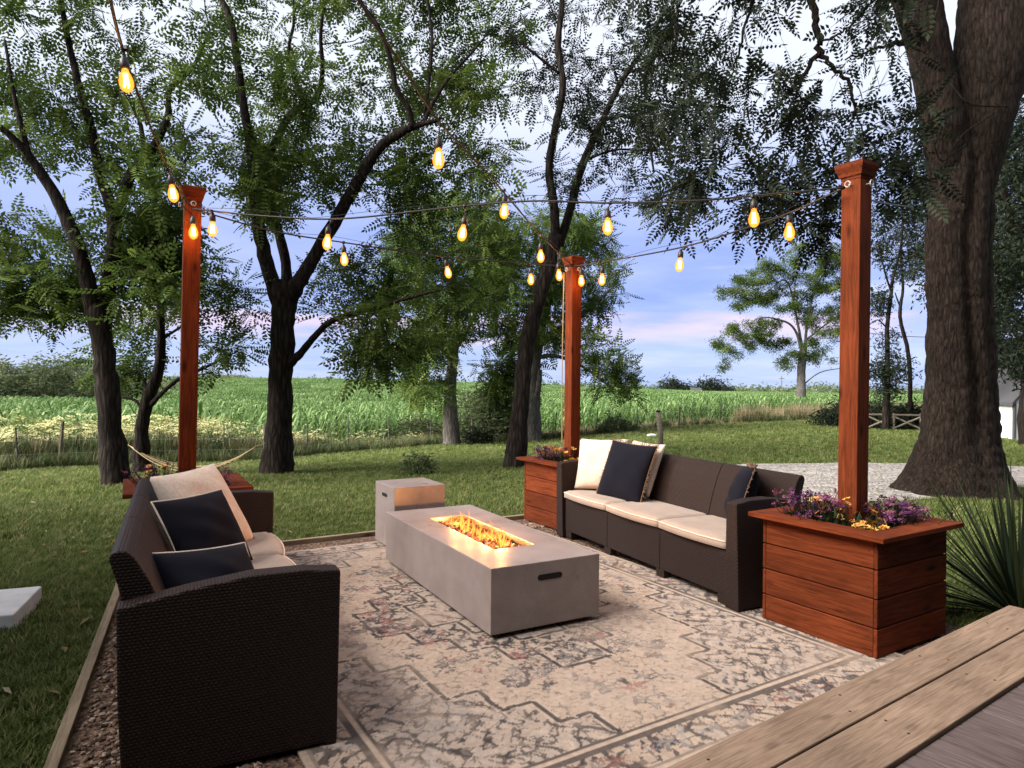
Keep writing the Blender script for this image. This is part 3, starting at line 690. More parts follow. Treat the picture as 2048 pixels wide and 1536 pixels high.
tree('small_walnut_tree', 'slender knotty tree just right of the far left trunk', T1C, [
    [(272, 948, 0, 36), (283, 870, 0, 26), (296, 800, 0, 25), (320, 730, 0, 20), (322, 640, 0, 15), (320, 560, .1, 12), (330, 480, .2, 8), (345, 400, .3, 4)],
    [(297, 815, 0, 12), (325, 785, -.2, 9), (360, 757, -.3, 8), (410, 735, -.3, 6), (470, 705, -.3, 3)],
    [(290, 830, 0, 8), (272, 802, .2, 6), (243, 795, .4, 5)],
    [(296, 780, 0, 9), (280, 750, .3, 7), (250, 735, .6, 4)],
    [(322, 680, 0, 7), (360, 655, 0, 5), (420, 620, 0, 3)]],
    [([(300, 460), (410, 480), (490, 560), (520, 640), (440, 640), (400, 600), (280, 640), (290, 540)], 46, -1, 1.4),
     ([(390, 690), (520, 670), (520, 715), (400, 745)], 9, -.6, .5),
     ([(200, 620), (330, 620), (330, 720), (240, 770), (200, 720)], 24, -.4, 1.6)], seed=2, dens=13, r=.32, lscale=1.0, gap=.42)
T2B = G(553, 950)
tree('walnut_tree', 'tall forked walnut tree standing right of the hammock, middle of the lawn', T2B, [
    [(553, 950, 0, 62), (558, 860, 0, 50), (562, 740, 0, 46), (566, 640, 0, 45), (568, 570, 0, 56)],
    [(560, 610, 0, 34), (533, 525, -.2, 28), (513, 427, -.4, 25), (506, 342, -.4, 21), (492, 239, -.4, 18), (475, 130, -.4, 16), (461, 38, -.4, 13), (425, -40, -.4, 9), (400, -160, -.4, 5)],
    [(568, 600, .1, 28), (571, 525, .2, 20), (543, 417, .4, 17), (522, 352, .5, 17), (560, 267, .6, 16), (585, 225, .6, 16), (633, 195, .7, 12), (645, 137, .7, 9), (642, 60, .7, 7), (660, -60, .7, 4)],
    [(605, 200, .6, 10), (577, 113, .5, 7), (588, 34, .5, 6), (580, -90, .5, 4)],
    [(578, 600, 0, 38), (615, 535, -.1, 28), (668, 445, -.2, 26), (715, 365, -.3, 25), (755, 300, -.4, 20), (793, 270, -.5, 19), (832, 252, -.6, 13), (878, 240, -.7, 7)],
    [(825, 255, -.6, 13), (817, 219, -.7, 12), (793, 178, -.8, 11), (779, 113, -.9, 10), (755, 51, -1, 9), (714, -10, -1.1, 7), (680, -120, -1.1, 4)],
    [(845, 250, -.6, 9), (866, 205, -.5, 9), (899, 154, -.4, 7), (943, 106, -.3, 5), (985, 55, -.2, 3)],
    [(850, 230, -.5, 7), (861, 126, -.4, 8), (864, 68, -.4, 6), (852, -20, -.4, 5)],
    [(570, 735, 0, 22), (600, 708, -.2, 16), (630, 672, -.4, 14), (668, 640, -.6, 12), (745, 618, -.8, 9), (817, 596, -1, 7), (880, 580, -1.1, 4)]],
    [([(420, -180), (1000, -180), (1040, 30), (1020, 200), (900, 260), (760, 260), (640, 330), (470, 330), (410, 180)], 126, -.7, 2.6),
     ([(440, 300), (600, 300), (560, 460), (500, 440), (440, 420)], 26, -1.0, 1.2),
     ([(610, 280), (900, 240), (1010, 300), (1000, 420), (820, 480), (690, 440), (610, 400)], 42, -.4, 1.9),
     ([(600, 560), (760, 470), (980, 480), (1000, 610), (900, 660), (760, 740), (690, 720), (640, 640)], 40, -.6, 1.6),
     ([(690, 620), (830, 600), (770, 730), (720, 760)], 10, -1.0, .4)], seed=3, dens=22, r=.37, gap=.52, lscale=1.05)
T3B = G(1028, 938)
tree('leaning_tree', 'dark leaning tree behind the middle post with a two-stem fork', T3B, [
    [(1028, 938, 0, 40), (1040, 820, 0, 34), (1052, 700, 0, 32), (1072, 610, 0, 31), (1098, 530, 0, 28), (1112, 470, 0, 30)],
    [(1110, 490, 0, 20), (1108, 410, -.2, 17), (1098, 340, -.3, 16), (1112, 250, -.4, 15), (1126, 170, -.5, 14), (1116, 90, -.5, 13), (1124, 0, -.5, 11), (1120, -140, -.5, 6)],
    [(1118, 490, 0, 20), (1140, 420, .1, 17), (1165, 330, .1, 16), (1205, 240, .2, 13), (1245, 160, .2, 11), (1290, 95, .2, 8), (1330, 20, .2, 5)],
    [(1205, 240, .2, 9), (1250, 232, 0, 8), (1292, 258, -.2, 8), (1308, 345, -.3, 4)],
    [(1175, 318, .1, 6), (1230, 300, 0, 5), (1300, 300, 0, 4), (1400, 290, -.2, 3)],
    [(1255, 145, .2, 6), (1330, 130, 0, 5), (1420, 150, -.2, 3)],
    [(1122, 150, -.5, 7), (1060, 100, -.7, 5), (1010, 60, -.8, 3)]],
    [([(1000, -160), (1400, -160), (1420, 60), (1360, 250), (1200, 260), (1020, 240)], 68, -.8, 2.2),
     ([(1090, 230), (1440, 140), (1490, 300), (1340, 360), (1350, 450), (1280, 400), (1100, 400)], 50, -.8, 1.8)],
    leaf='leafshade', seed=4, dens=16, r=.33, gap=.48, lscale=.85)
T4B = G(905, 890)
tree('young_grey_tree', 'straight grey-barked tree by the fence, left of the leaning tree', T4B, [
    [(905, 890, 0, 32), (900, 800, 0, 25), (906, 720, 0, 22), (912, 640, 0, 16), (905, 540, 0, 10), (900, 440, 0, 5)],
    [(906, 730, 0, 13), (880, 680, -.5, 9), (850, 600, -1, 6), (830, 500, -1, 3)],
    [(908, 700, 0, 12), (940, 650, .5, 8), (975, 560, .8, 5)]],
    [([(820, 380), (1010, 400), (1030, 560), (1000, 640), (900, 690), (820, 640), (760, 560)], 140, -3, 3),
     ([(800, 660), (890, 690), (880, 790), (830, 800), (800, 740)], 38, -2.5, 2)], kind='walnut', barkm='barkpale', seed=5, dens=20, r=.55, gap=.40, lscale=1.5)
T5B = G(1062, 882)
tree('grey_fence_tree', 'grey-barked tree by the fence hidden behind the leaning trunk and middle post', T5B, [
    [(1060, 882, 0, 36), (1066, 790, 0, 30), (1070, 720, 0, 26), (1090, 620, 0, 20), (1120, 520, 0, 12), (1130, 440, 0, 6)],
    [(1062, 812, 0, 16), (1076, 780, -.3, 12), (1080, 740, -.5, 9)],
    [(1080, 690, 0, 12), (1150, 640, -.6, 9), (1220, 580, -1, 5)],
    [(1068, 716, 0, 9), (1110, 712, -.4, 8), (1160, 730, -1, 6), (1215, 770, -1.5, 4)]],
    [([(960, 460), (1080, 420), (1200, 430), (1262, 560), (1240, 610), (1190, 620), (1195, 680), (1130, 690), (1000, 700), (960, 600)], 165, -3, 3),
     ([(1150, 700), (1240, 700), (1265, 760), (1260, 800), (1200, 770)], 20, -2.5, 0),
     ([(970, 720), (1060, 700), (1060, 850), (990, 850)], 46, .5, 3)], kind='walnut', barkm='barkpale', seed=6, dens=20, r=.55, gap=.40, lscale=1.5)
T6B = G(1603, 832)
tree('lone_tree', 'lone spreading tree by the fence seen left of the right-hand post', T6B, [
    [(1603, 832, 0, 19.1), (1602, 770, 0, 16.8), (1604, 720, 0, 15.1), (1608, 690, 0, 11.6)],
    [(1606, 715, 0, 6.4), (1590, 660, -.5, 4.8), (1560, 640, -1, 3.5), (1510, 640, -1.5, 2.3), (1450, 700, -2, 1.0)],
    [(1606, 705, 0, 7.0), (1590, 620, 0, 4.2), (1570, 560, -.3, 2.9), (1520, 610 - 20, -.8, 1.6), (1450, 580, -1, 1.0)],
    [(1610, 700, 0, 7.0), (1615, 640, .2, 4.8), (1630, 580, .3, 3.5), (1655, 530, .5, 2.6), (1662, 480, .5, 1.3)],
    [(1612, 680, 0, 4.5), (1650, 650, -.3, 3.2), (1690, 620, -.5, 1.9), (1720, 600, -.5, 1.0)],
    [(1606, 770, 0, 2.9), (1640, 745, -.4, 2.3), (1690, 735, -.6, 1.3)],
    [(1588, 600, 0, 2.9), (1592, 540, 0, 1.9), (1590, 490, 0, 1.0)]],
    [([(1425, 590), (1480, 540), (1540, 510), (1600, 490), (1690, 480), (1720, 560), (1690, 690), (1620, 660), (1560, 620), (1470, 620)], 250, -2.2, 2.2),
     ([(1418, 690), (1470, 640), (1560, 640), (1540, 690), (1470, 720), (1440, 745)], 60, -2, 1),
     ([(1530, 680), (1640, 680), (1680, 720), (1640, 720), (1590, 740), (1560, 740)], 40, -1.5, 1.5)], kind='spray', leaf='leaf', barkm='barkpale', seed=7, dens=36, r=.55, gap=.28, lscale=1.05, flare=1.1)

def big_tree():
    """old trunk with flared roots, two upright stems and a hanging crown"""
    global rng
    rng = np.random.default_rng(55); random.seed(55)
    Y0 = 8.75; B = np.array([*P(1925, 985, Y0)[:2], -.03])
    root = thing('old_locust_tree', 'massive old tree with flared trunk behind the right planter', 'tree', tuple(map(float, B)), 0, 'trees round the patio')
    def stem(rows, name, nz=200, na=96, seed=1):
        r_ = np.random.default_rng(seed)
        z = np.array([P(0, y, Y0)[2] for y, *_ in rows]); x = np.array([(P(a, y, Y0)[0] + P(b, y, Y0)[0]) / 2 for y, a, b, *_ in rows]); rad = np.array([(b - a) / 2 * Y0 / F for y, a, b, *_ in rows]); yo = np.array([q[3] if len(q) > 3 else 0 for q in rows])
        zz_ = np.linspace(z[0], z[-1], nz); xs = np.interp(zz_, z, x); rs = np.interp(zz_, z, rad); ys = np.interp(zz_, z, yo) + Y0
        for _ in range(3): xs[1:-1] = (xs[:-2] + xs[1:-1] + xs[2:]) / 3; rs[1:-1] = (rs[:-2] + rs[1:-1] + rs[2:]) / 3
        th = np.linspace(0, 2 * np.pi, na, endpoint=False); nn = vnoise(nz, na, 9, seed); nn = nn * .5 + .5 * np.roll(nn, na // 2, 1)
        fine = vnoise(nz, na, 2.2, seed + 1); fine[:, -3:] = fine[:, :3]; wob = .5 * vnoise(nz, na, 26, seed + 2); 
        wob = wob - wob[:, :1] * 0; ridge = vnoise(nz, na, 5.0, seed + 5); ridge = np.abs(ridge - .5) * 2; ridge[:, -4:] = ridge[:, -4:] * np.linspace(1, 0, 4) + ridge[:, :1] * np.linspace(0, 1, 4)
        h = np.clip((zz_ - z[0]) / 1.1, 0, 1); fl = (1 - h) ** 2
        lob = 1 + (fl[:, None] * .22) * np.sin(th[None] * 5 + .7)
        rr = rs[:, None] * lob * (1 + .06 * (ridge - .4) + .09 * (nn - .5) + .045 * (fine - .5))
        if name == 'trunk':
            gz = sstep((zz_ - z[0] - .5) / 1.2)[:, None]; rr = rr * (1 - .20 * gz * np.exp(-((th[None] - 4.55 - .10 * np.sin(zz_[:, None] * 1.7)) / .20) ** 2) - .07 * np.exp(-((th[None] - 5.25 - .1 * np.sin(zz_[:, None] * 2.3)) / .10) ** 2))
        V = np.stack([xs[:, None] + rr * np.cos(th), ys[:, None] + rr * np.sin(th) * .95, np.repeat(zz_[:, None], na, 1)], -1).reshape(-1, 3) - B
        idx = np.arange(nz * na).reshape(nz, na); Q = np.stack([idx[:-1], np.roll(idx, -1, 1)[:-1], np.roll(idx, -1, 1)[1:], idx[1:]], -1).reshape(-1, 4)
        obj(name, np_mesh(name, V, Q, True), M['barkbig'], root)
    stem([(1040, 1700, 2105), (1000, 1752, 2058), (975, 1790, 2030), (940, 1818, 2006), (900, 1836, 1994), (850, 1850, 1988), (750, 1860, 1984), (600, 1862, 1978), (480, 1858, 1972), (420, 1861, 1978), (330, 1868, 1980), (230, 1868, 1968)], 'trunk', seed=3)
    stem([(470, 1880, 1915, .05), (400, 1868, 1930, .0), (330, 1856, 1928, -.04), (250, 1838, 1918, -.1), (150, 1823, 1898, -.1), (80, 1806, 1885, -.1), (0, 1783, 1868, -.1), (-120, 1740, 1815, -.1), (-400, 1640, 1690, -.2)], 'limb', 140, 64, 8)
    stem([(480, 1915, 1950, .05), (420, 1908, 1968, .0), (330, 1905, 1985, -.08), (230, 1908, 2008, -.14), (150, 1900, 2026, -.14), (60, 1906, 2040, -.14), (0, 1912, 2052, -.14), (-120, 1940, 2085, -.2), (-400, 1990, 2090, -.3)], 'limb', 140, 64, 9)
    nodes = []; nrad = []
    def limb(pts, sides=7):
        w = np.array([P(a, b, Y) for a, b, Y, _ in pts]); c = catmull(w, 7); rr = np.interp(np.linspace(0, 1, len(c)), np.linspace(0, 1, len(pts)), [q[3] / 2 * q[2] / F for q in pts])
        c[1:-1] += rng.normal(0, .012, c[1:-1].shape); MB().tube(c - B, rr, sides).build('limb', M['barkbig'], root, smooth=True); nodes.extend(c[3:]); nrad.extend(rr[3:])
    limb([(1760, -140, 8.6, 40), (1700, -190, 8.0, 34), (1650, -150, 7.4, 24), (1622, -20, 7.0, 15), (1636, 60, 6.9, 13), (1640, 110, 6.9, 12)])
    limb([(1640, 105, 6.9, 11), (1600, 160, 6.8, 7), (1560, 205, 6.7, 5), (1530, 260, 6.6, 4), (1500, 330, 6.6, 3)])
    limb([(1640, 112, 6.9, 10), (1680, 145, 6.8, 8), (1705, 185, 6.8, 7), (1715, 230, 6.8, 4), (1740, 300, 6.8, 2.5)])
    limb([(1638, 90, 6.9, 5), (1690, 60, 6.6, 4), (1740, 10, 6.4, 4), (1790, -60, 6.2, 5)])
    limb([(1835, 60, 8.5, 16), (1820, 82, 8.2, 13), (1790, 88, 8.0, 10), (1760, 94, 7.9, 5), (1690, 120, 7.7, 3)])
    limb([(1640, -160, 7.4, 26), (1500, -230, 7.0, 20), (1400, -140, 6.7, 12), (1360, 0, 6.6, 6), (1350, 90, 6.6, 4)])
    limb([(1500, -200, 7.0, 12), (1510, -60, 6.8, 8), (1490, 60, 6.8, 5), (1450, 180, 6.8, 3)])
    limb([(1700, -180, 8, 20), (1640, -320, 7.2, 15), (1560, -420, 6.5, 8)])
    limb([(1600, 160, 6.8, 4), (1610, 250, 6.7, 3), (1605, 330, 6.7, 3), (1600, 400, 6.7, 2)])
    nodes = np.array(nodes); nrad = np.array(nrad); tw = NB(); lv = NB(); LP = []; LD = []
    regions = [([(1240, -120), (1560, -160), (1560, 60), (1480, 260), (1400, 330), (1270, 240)], 38, 5.9, 8.2, 7),
               ([(1440, -100), (1860, -160), (1830, 120), (1760, 180), (1640, 150), (1500, 240)], 34, 5.9, 8.0, 5),
               ([(1470, 180), (1640, 170), (1700, 300), (1660, 430), (1560, 380), (1480, 330)], 19, 6.1, 7.6, 5),
               ([(1660, 180), (1850, 200), (1850, 370), (1780, 430), (1680, 330)], 26, 6.1, 7.9, 5),
               ([(1480, 360), (1700, 380), (1690, 520), (1520, 500), (1490, 430)], 18, 6.2, 7.4, 8),
               ([(1330, 330), (1400, 330), (1400, 400), (1350, 420)], 9, 6.2, 7.2, 11),
               ([(1150, -520), (2100, -520), (2100, -140), (1150, -140)], 80, 4.6, 9.5, 10)]
    for poly, n, ya, yb, dn in regions:
        xs = [p[0] for p in poly]; ys = [p[1] for p in poly]; k = 0
        C = []
        while k < n:
            px = random.uniform(min(xs), max(xs)); py = random.uniform(min(ys), max(ys))
            if in_poly(px, py, poly): C.append(P(px, py, random.uniform(ya, yb))); k += 1
        C = sorted(C, key=lambda c: np.min(np.linalg.norm(nodes - c, axis=1)))
        for c in C:
            dd = np.linalg.norm(nodes - c, axis=1) + .8 * np.maximum(0, c[2] - nodes[:, 2]); j = int(np.argmin(dd)); a = nodes[j]; ln = np.linalg.norm(c - a)
            if ln < .03: continue
            kk = max(4, min(10, int(ln / .12) + 2)); t = np.linspace(0, 1, kk)[:, None]; path = a + (c - a) * t; path[:, 2] += np.sin(t[:, 0] * math.pi) * ln * .16
            path[1:-1] += rng.normal(0, .05 * ln, path[1:-1].shape); r0 = min(nrad[j] * .7, .004 + .005 * ln); rd = np.linspace(r0, .0022, kk)
            V, Q = tube(path - B, rd, 3); tw.add(V, Q); nodes = np.vstack([nodes, path[1:]]); nrad = np.r_[nrad, rd[1:]]
            m = int(dn * random.uniform(.6, 1.4)) + 2; off = rng.normal(0, .115, (m, 3)); off[:, 2] -= .05
            for q in range(4): V, Q = tube(np.array([c, c + off[q % m] * .6 + (0, 0, .02), c + off[q % m] * 1.1]) - B, [.0025, .002, .0015], 3); tw.add(V, Q)
            al = path[rng.integers(kk // 3, kk, m // 2 + 1)] + rng.normal(0, .03, (m // 2 + 1, 3))
            LP.append(np.vstack([c + off, al])); LD.append(np.vstack([off / .14, rng.normal(0, 1, (m // 2 + 1, 3))]) + rng.normal(0, .5, (m + m // 2 + 1, 3)) + (0, 0, -.2))
    obj('twigs', tw.mesh('twigs'), M['barkbig'], root)['kind'] = 'stuff'
    LP = np.concatenate(LP); LD = np.concatenate(LD); n = len(LP); place_leaves(lv, 'locust', LP - B, LD, 1.05 + .6 * rng.random(n), rng.random(n)); obj('crown', lv.mesh('crown'), M['leafshade'], root)
    # pale old vine looped round the stems
    for k, pts in enumerate([[(1900, 165, 8.2), (1935, 205, 8.15), (1985, 213, 8.2), (2040, 210, 8.4)], [(1870, 290, 8.1), (1895, 235, 8.1), (1925, 210, 8.15)], [(1850, 190, 8.1), (1880, 320, 8.1), (1925, 270, 8.1), (1990, 225, 8.25)], [(1835, 60, 8.3), (1870, 30, 8.2), (1880, -10, 8.2)]]):
        MB().tube(catmull([P(*q) for q in pts], 8) - B, .010, 6).build('vine', M['bark'], root, smooth=True)
big_tree()

def bg_right():
    tb = np.array([*P(1772, 815, 24)[:2], 0]); tb[2] = terrain(tb[0], tb[1])
    tree('ivy_clad_tree', 'thin tree wrapped in ivy between the right-hand post and the massive trunk', tb, [
        [(1772, 815, 0, 14.3), (1775, 720, 0, 9.9), (1774, 660, 0, 8.2), (1782, 590, 0, 6.6), (1785, 560, 0, 6.1), (1800, 500, .2, 3.9), (1810, 420, .3, 2.2)],
        [(1783, 585, 0, 4.4), (1770, 545, -.2, 3.3), (1755, 480, -.3, 2.2)], [(1773, 655, 0, 3.3), (1755, 640, 0, 2.2), (1735, 652, 0, 1.7)]],
        [([(1728, 400), (1860, 380), (1870, 500), (1850, 545), (1800, 560), (1735, 520)], 90, -2, 3), ([(1733, 590), (1772, 580), (1770, 640), (1740, 650)], 16, -1, 1),
         ([(1757, 670), (1790, 660), (1796, 790), (1755, 800)], 34, -.5, .5), ([(1735, 720), (1825, 725), (1830, 755), (1735, 765)], 14, -.5, .5)], kind='spray', leaf='leafshade', seed=11, dens=12, r=.38, lscale=.65, gap=.2, group='trees beyond the driveway', flare=1.1)
    tb = np.array([*P(1822, 815, 25)[:2], 0]); tb[2] = terrain(tb[0], tb[1])
    tree('thin_leaning_tree', 'very thin bare-stemmed leaning tree beside the ivy-clad tree', tb, [
        [(1822, 815, 0, 9), (1818, 720, 0, 8), (1803, 650, 0, 7), (1800, 620, 0, 7), (1806, 575, 0, 5), (1802, 520, 0, 4), (1805, 440, 0, 3)], [(1803, 620, 0, 4), (1795, 600, 0, 3), (1790, 585, 0, 2)]],
        [([(1780, 400), (1850, 400), (1850, 560), (1800, 560)], 26, -1, 2)], kind='spray', leaf='leafshade', seed=12, dens=9, r=.35, lscale=.6, group='trees beyond the driveway', flare=1.1)
    tb = np.array([*P(2080, 850, 17)[:2], 0]); tb[2] = terrain(tb[0], tb[1])
    tree('dense_dark_tree', 'dense dark leafy tree behind the massive trunk at the right edge', tb, [
        [(2080, 850, 0, 60), (2075, 700, 0, 50), (2080, 500, 0, 40), (2070, 300, 0, 20)], [(2078, 600, 0, 24), (2030, 480, -.5, 15), (2000, 350, -.8, 8)], [(2078, 500, 0, 24), (2120, 380, 0, 15), (2150, 200, 0, 8)]],
        [([(1985, 230), (2200, 150), (2260, 500), (2200, 780), (2050, 760), (2010, 690), (1985, 480)], 230, -2, 2.5)], kind='spray', leaf='leafshade', seed=13, dens=26, r=.6, lscale=.85, gap=.1, group='trees beyond the driveway')
    tb = np.array([*P(1985, 830, 21)[:2], 0]); tb[2] = terrain(tb[0], tb[1])
    tree('dark_background_tree', 'dark tree half hidden directly behind the massive trunk', tb, [
        [(1985, 830, 0, 26), (1990, 700, 0, 22), (1980, 560, 0, 16), (1960, 420, 0, 8)]], [([(1850, 300), (2020, 260), (2040, 640), (1980, 760), (1930, 700), (1860, 560)], 120, -2, 2.5)], kind='spray', leaf='leafshade', seed=14, dens=22, r=.6, lscale=.85, gap=.1, group='trees beyond the driveway')
bg_right()

def bush(name, label, c, rx, rz, n, leaf, lscale, group, seed, cat='bush', ry=None):
    rg = np.random.default_rng(seed); root = thing(name, label, cat, tuple(map(float, c)), 0, group); ry = ry or rx
    lv = NB(); st = NB(); pts = []
    lob = rg.normal(0, 1, (9, 3)); lob /= np.linalg.norm(lob, axis=1)[:, None]; lob[:, 2] = np.abs(lob[:, 2])
    for i in range(n):
        d = rg.normal(0, 1, 3); d /= np.linalg.norm(d); d[2] = abs(d[2]); k = .72 + .42 * np.max(lob @ d) ** 5 - .1 * rg.random(); t = rg.random() ** .28
        pts.append(d * t * k * (rx, ry, rz))
    pts = np.array(pts); dirs = pts / (np.linalg.norm(pts, axis=1)[:, None] + .01) + rg.normal(0, .5, pts.shape)
    q = np.sin(pts[:, 0] * 3 / rx + seed) * np.sin(pts[:, 2] * 4 / rz + seed * 2)
    place_leaves(lv, 'spray', pts, dirs, lscale * (.7 + .6 * rg.random(n)), np.clip(.5 + .25 * q + rg.normal(0, .18, n), 0, 1))
    for i in range(9):
        e = pts[rg.integers(n)]; V, Q = tube(np.array([(rg.normal(0, .06) * rx, rg.normal(0, .06) * ry, -.1), e * .5 + rg.normal(0, .05, 3) * rx, e]), [.03 * lscale + .01, .02 * lscale + .006, .006], 4); st.add(V, Q)
    obj('stems', st.mesh('stems'), M['bark'], root); obj('crown', lv.mesh('crown'), M[leaf], root)
    return root
# hedgerow on the left side of the field, farthest last
HB = [(-40, 66, 5.2, 6.6), (45, 68, 4.6, 5.8), (115, 70, 4.6, 6.6), (180, 76, 4.8, 5.6), (240, 90, 4.8, 4.6), (300, 108, 5.0, 3.4), (360, 128, 5.5, 3.2), (430, 215, 7, 3.6), (470, 235, 5, 3.0)]
for i, (px, Y, rx, rz) in enumerate(HB):
    c = P(px, 780, Y); c[2] = terrain(c[0], c[1])
    bush('hedgerow_bush', ['rounded field-edge bush at the extreme left of the hedgerow', 'second bush from the left in the field hedgerow', 'third bush from the left in the field hedgerow', 'fourth bush from the left in the hedgerow, left of the near trunk', 'hedgerow bush seen just right of the far left trunk',
         'distant hedgerow bush seen left of the left post', 'distant low bush behind the left post', 'tiny hilltop bush right of the left post', 'farthest tiny bush on the hilltop skyline'][i], c, rx, rz, 1500 if i < 5 else 600, 'hedge', 1.9 if i < 5 else 2.6, 'hedgerow bushes along the field', 200 + i)
for i, (px, py, Y, rx, rz, lab, lf, nn) in enumerate([
        (702, 800, 62, 1.5, 1.7, 'round bush alone in the grassy dip between the corn stands', 'hedge', 500),
        (845, 830, 29, 1.5, 1.4, 'leafy bush left of the straight grey-barked tree', 'leafpale', 800),
        (965, 860, 28.5, 1.5, 2.3, 'tall pale bush between the straight grey tree and the leaning trunk', 'hedge', 900),
        (1010, 870, 29.5, 1.1, 1.7, 'narrow bush touching the leaning trunk on its left', 'leafpale', 600),
        (330, 880, 21, 1.3, 1.15, 'weedy bush right of the slender knotty tree by the left post', 'hedge', 600),
        (955, 880, 25.0, .4, .5, 'little dark bush by the fence between two grey trees', 'leafshade', 120),
        (1770, 825, 25.5, 1.6, 1.0, 'low dark brush behind the crossed-rail fence, left half', 'leafshade', 700),
        (1830, 825, 25.5, 1.3, .8, 'low dark brush behind the crossed-rail fence, right half', 'leafshade', 600),
        (1700, 825, 27, 1.6, .9, 'dark brush patch hidden mostly by the right-hand post', 'leafshade', 400),
        (1235, 850, 29, .8, .55, 'small drooping bush right of the middle post', 'leafpale', 200)]):
    c = P(px, py, Y); c[2] = terrain(c[0], c[1]); bush('bush', lab, c, rx, rz, nn, lf, .95 if Y < 40 else 1.5, 'bushes along the fence', 300 + i)
c = G(836, 952); bush('lawn_bush', 'small leafy sapling on the lawn just behind the side table', c, .23, .36, 150, 'leafpale', .42, None, 400)

# ------------------------------------------------------------------ fences, shed and other far things
rng = np.random.default_rng(21); random.seed(21)
def wire_fence():
    us = np.linspace(-.80, .62, 24); yf = np.interp(us, UT, YF) + .35; xs = us * yf; zs = terrain(xs, yf)
    root = thing('wire_fence', 'low wire fence with thin posts between lawn and corn field', 'fence', (0, 20, -1))
    B = np.array([0, 20, -1.0])
    for i, (x, y, z) in enumerate(zip(xs, yf, zs)):
        h = 1.0 + random.gauss(0, .1); t = random.gauss(0, .05); r0 = .042 if i % 5 == 2 else .02
        MB().tube(np.array([(x, y, z - .2), (x + t * .5, y, z + h * .5), (x + t, y, z + h)]) - B, [r0, r0, r0 * .9], 6).build('post', M['oldwood'] if i % 5 == 2 else M['barkpale'], root)
    for hz in (.3, .6, .9):
        MB().tube(np.c_[xs, yf, zs + hz] - B, .004, 3).build('wire', M['wire'], root)
wire_fence()
def rail_fence():
    a = P(1735, 835, 24.3); b = P(1842, 838, 23.6); a[2] = terrain(a[0], a[1]); b[2] = terrain(b[0], b[1]); d = b - a
    root = thing('rail_fence', 'grey wooden fence with crossed rails beside the massive tree trunk', 'fence', tuple(map(float, a)))
    ps = [d * t for t in (0, .5, 1)]
    for p in ps: MB().tube([p + (0, 0, -.2), p + (0, 0, .62)], .045, 6).build('post', M['oldwood'], root)
    def rail(p, q): MB().tube([p, (p + q) / 2, q], .032, 5).build('rail', M['oldwood'], root)
    for i in range(2):
        p, q = ps[i], ps[i + 1]; up = lambda v, z: v + np.array([0, 0, z])
        rail(up(p, .56), up(q, .56)); rail(up(p, .08), up(q, .5)); rail(up(p, .5), up(q, .08))
rail_fence()
def lawn_post():
    b = G(1321, 912); h = (912 - 824) * b[1] / F
    root = thing('lawn_post', 'lone weathered post on the lawn behind the right-hand sofa', 'post', tuple(map(float, b)))
    MB().tube([(0, 0, -.2), (.0, 0, h * .5), (-.06, 0, h)], [.062, .058, .05], 9).build('shaft', M['oldwood'], root, smooth=True)
    MB().tube([(-.06, 0, h + .001), (-.061, 0, h + .03)], [.056, .05], 9).build('top', M['bark'], root)
lawn_post()
def pale_rock():
    c = G(1303, 874); bm = bmesh.new(); bmesh.ops.create_icosphere(bm, subdivisions=2, radius=.1)
    for v in bm.verts: v.co = Vector((v.co.x * 1.6, v.co.y, v.co.z * .6)) * random.uniform(.85, 1.15)
    me = bpy.data.meshes.new('pale_stone'); bm.to_mesh(me); bm.free(); o = obj('pale_stone', me, M['slab']); o.location = tuple(map(float, c + (0, 0, .05))); tag(o, 'small pale stone lying on the lawn left of the lone post', 'stone')
pale_rock()
def shed():
    Y = 19.0; a = P(2032, 874, Y); z0 = float(terrain(a[0], a[1])); sc_ = Y / F
    root = thing('white_shed', 'white lap-sided shed cut off by the right edge', 'shed', (float(a[0]), Y, z0))
    eave = 74 * sc_; W = 3.4; peak = 1.9
    MB().prism([(0, -.05), (W, -.05), (W, eave), (W * .5, eave + peak), (0, eave)], .06, 3, 'y').build('wall', M['whitepaint'], root)
    nb = 14; top = eave + peak; h = .105
    for i in range(26):
        zb = i * h; lo, hi = zb, zb + h + .012
        x0 = 0 if zb < eave else (zb - eave) / peak * W * .5; x1 = W - x0
        if x1 - x0 < .2: break
        MB().add([(x0, .035, lo), (x1, .035, lo), (x1, .052, hi), (x0, .052, hi), (x0, .06, lo), (x1, .06, lo), (x1, .06, hi), (x0, .06, hi)], [(0, 1, 2, 3), (0, 4, 5, 1), (0, 3, 7, 4), (1, 5, 6, 2), (3, 2, 6, 7)]).build('siding_board', M['whitepaint'], root)
    MB().box(-.05, .0, .0, .09, 0, eave, .004).build('corner_trim', M['darkroof'], root)
    for s in (0, 1):
        q = [(-.12, eave - .10), (W * .5, eave + peak + .02), (W * .5, eave + peak + .12), (-.12, eave)]
        if s: q = [(W - x, z) for x, z in q]
        MB().prism(q, -.02, 3.1, 'y').build('roof', M['darkroof'], root)
shed()
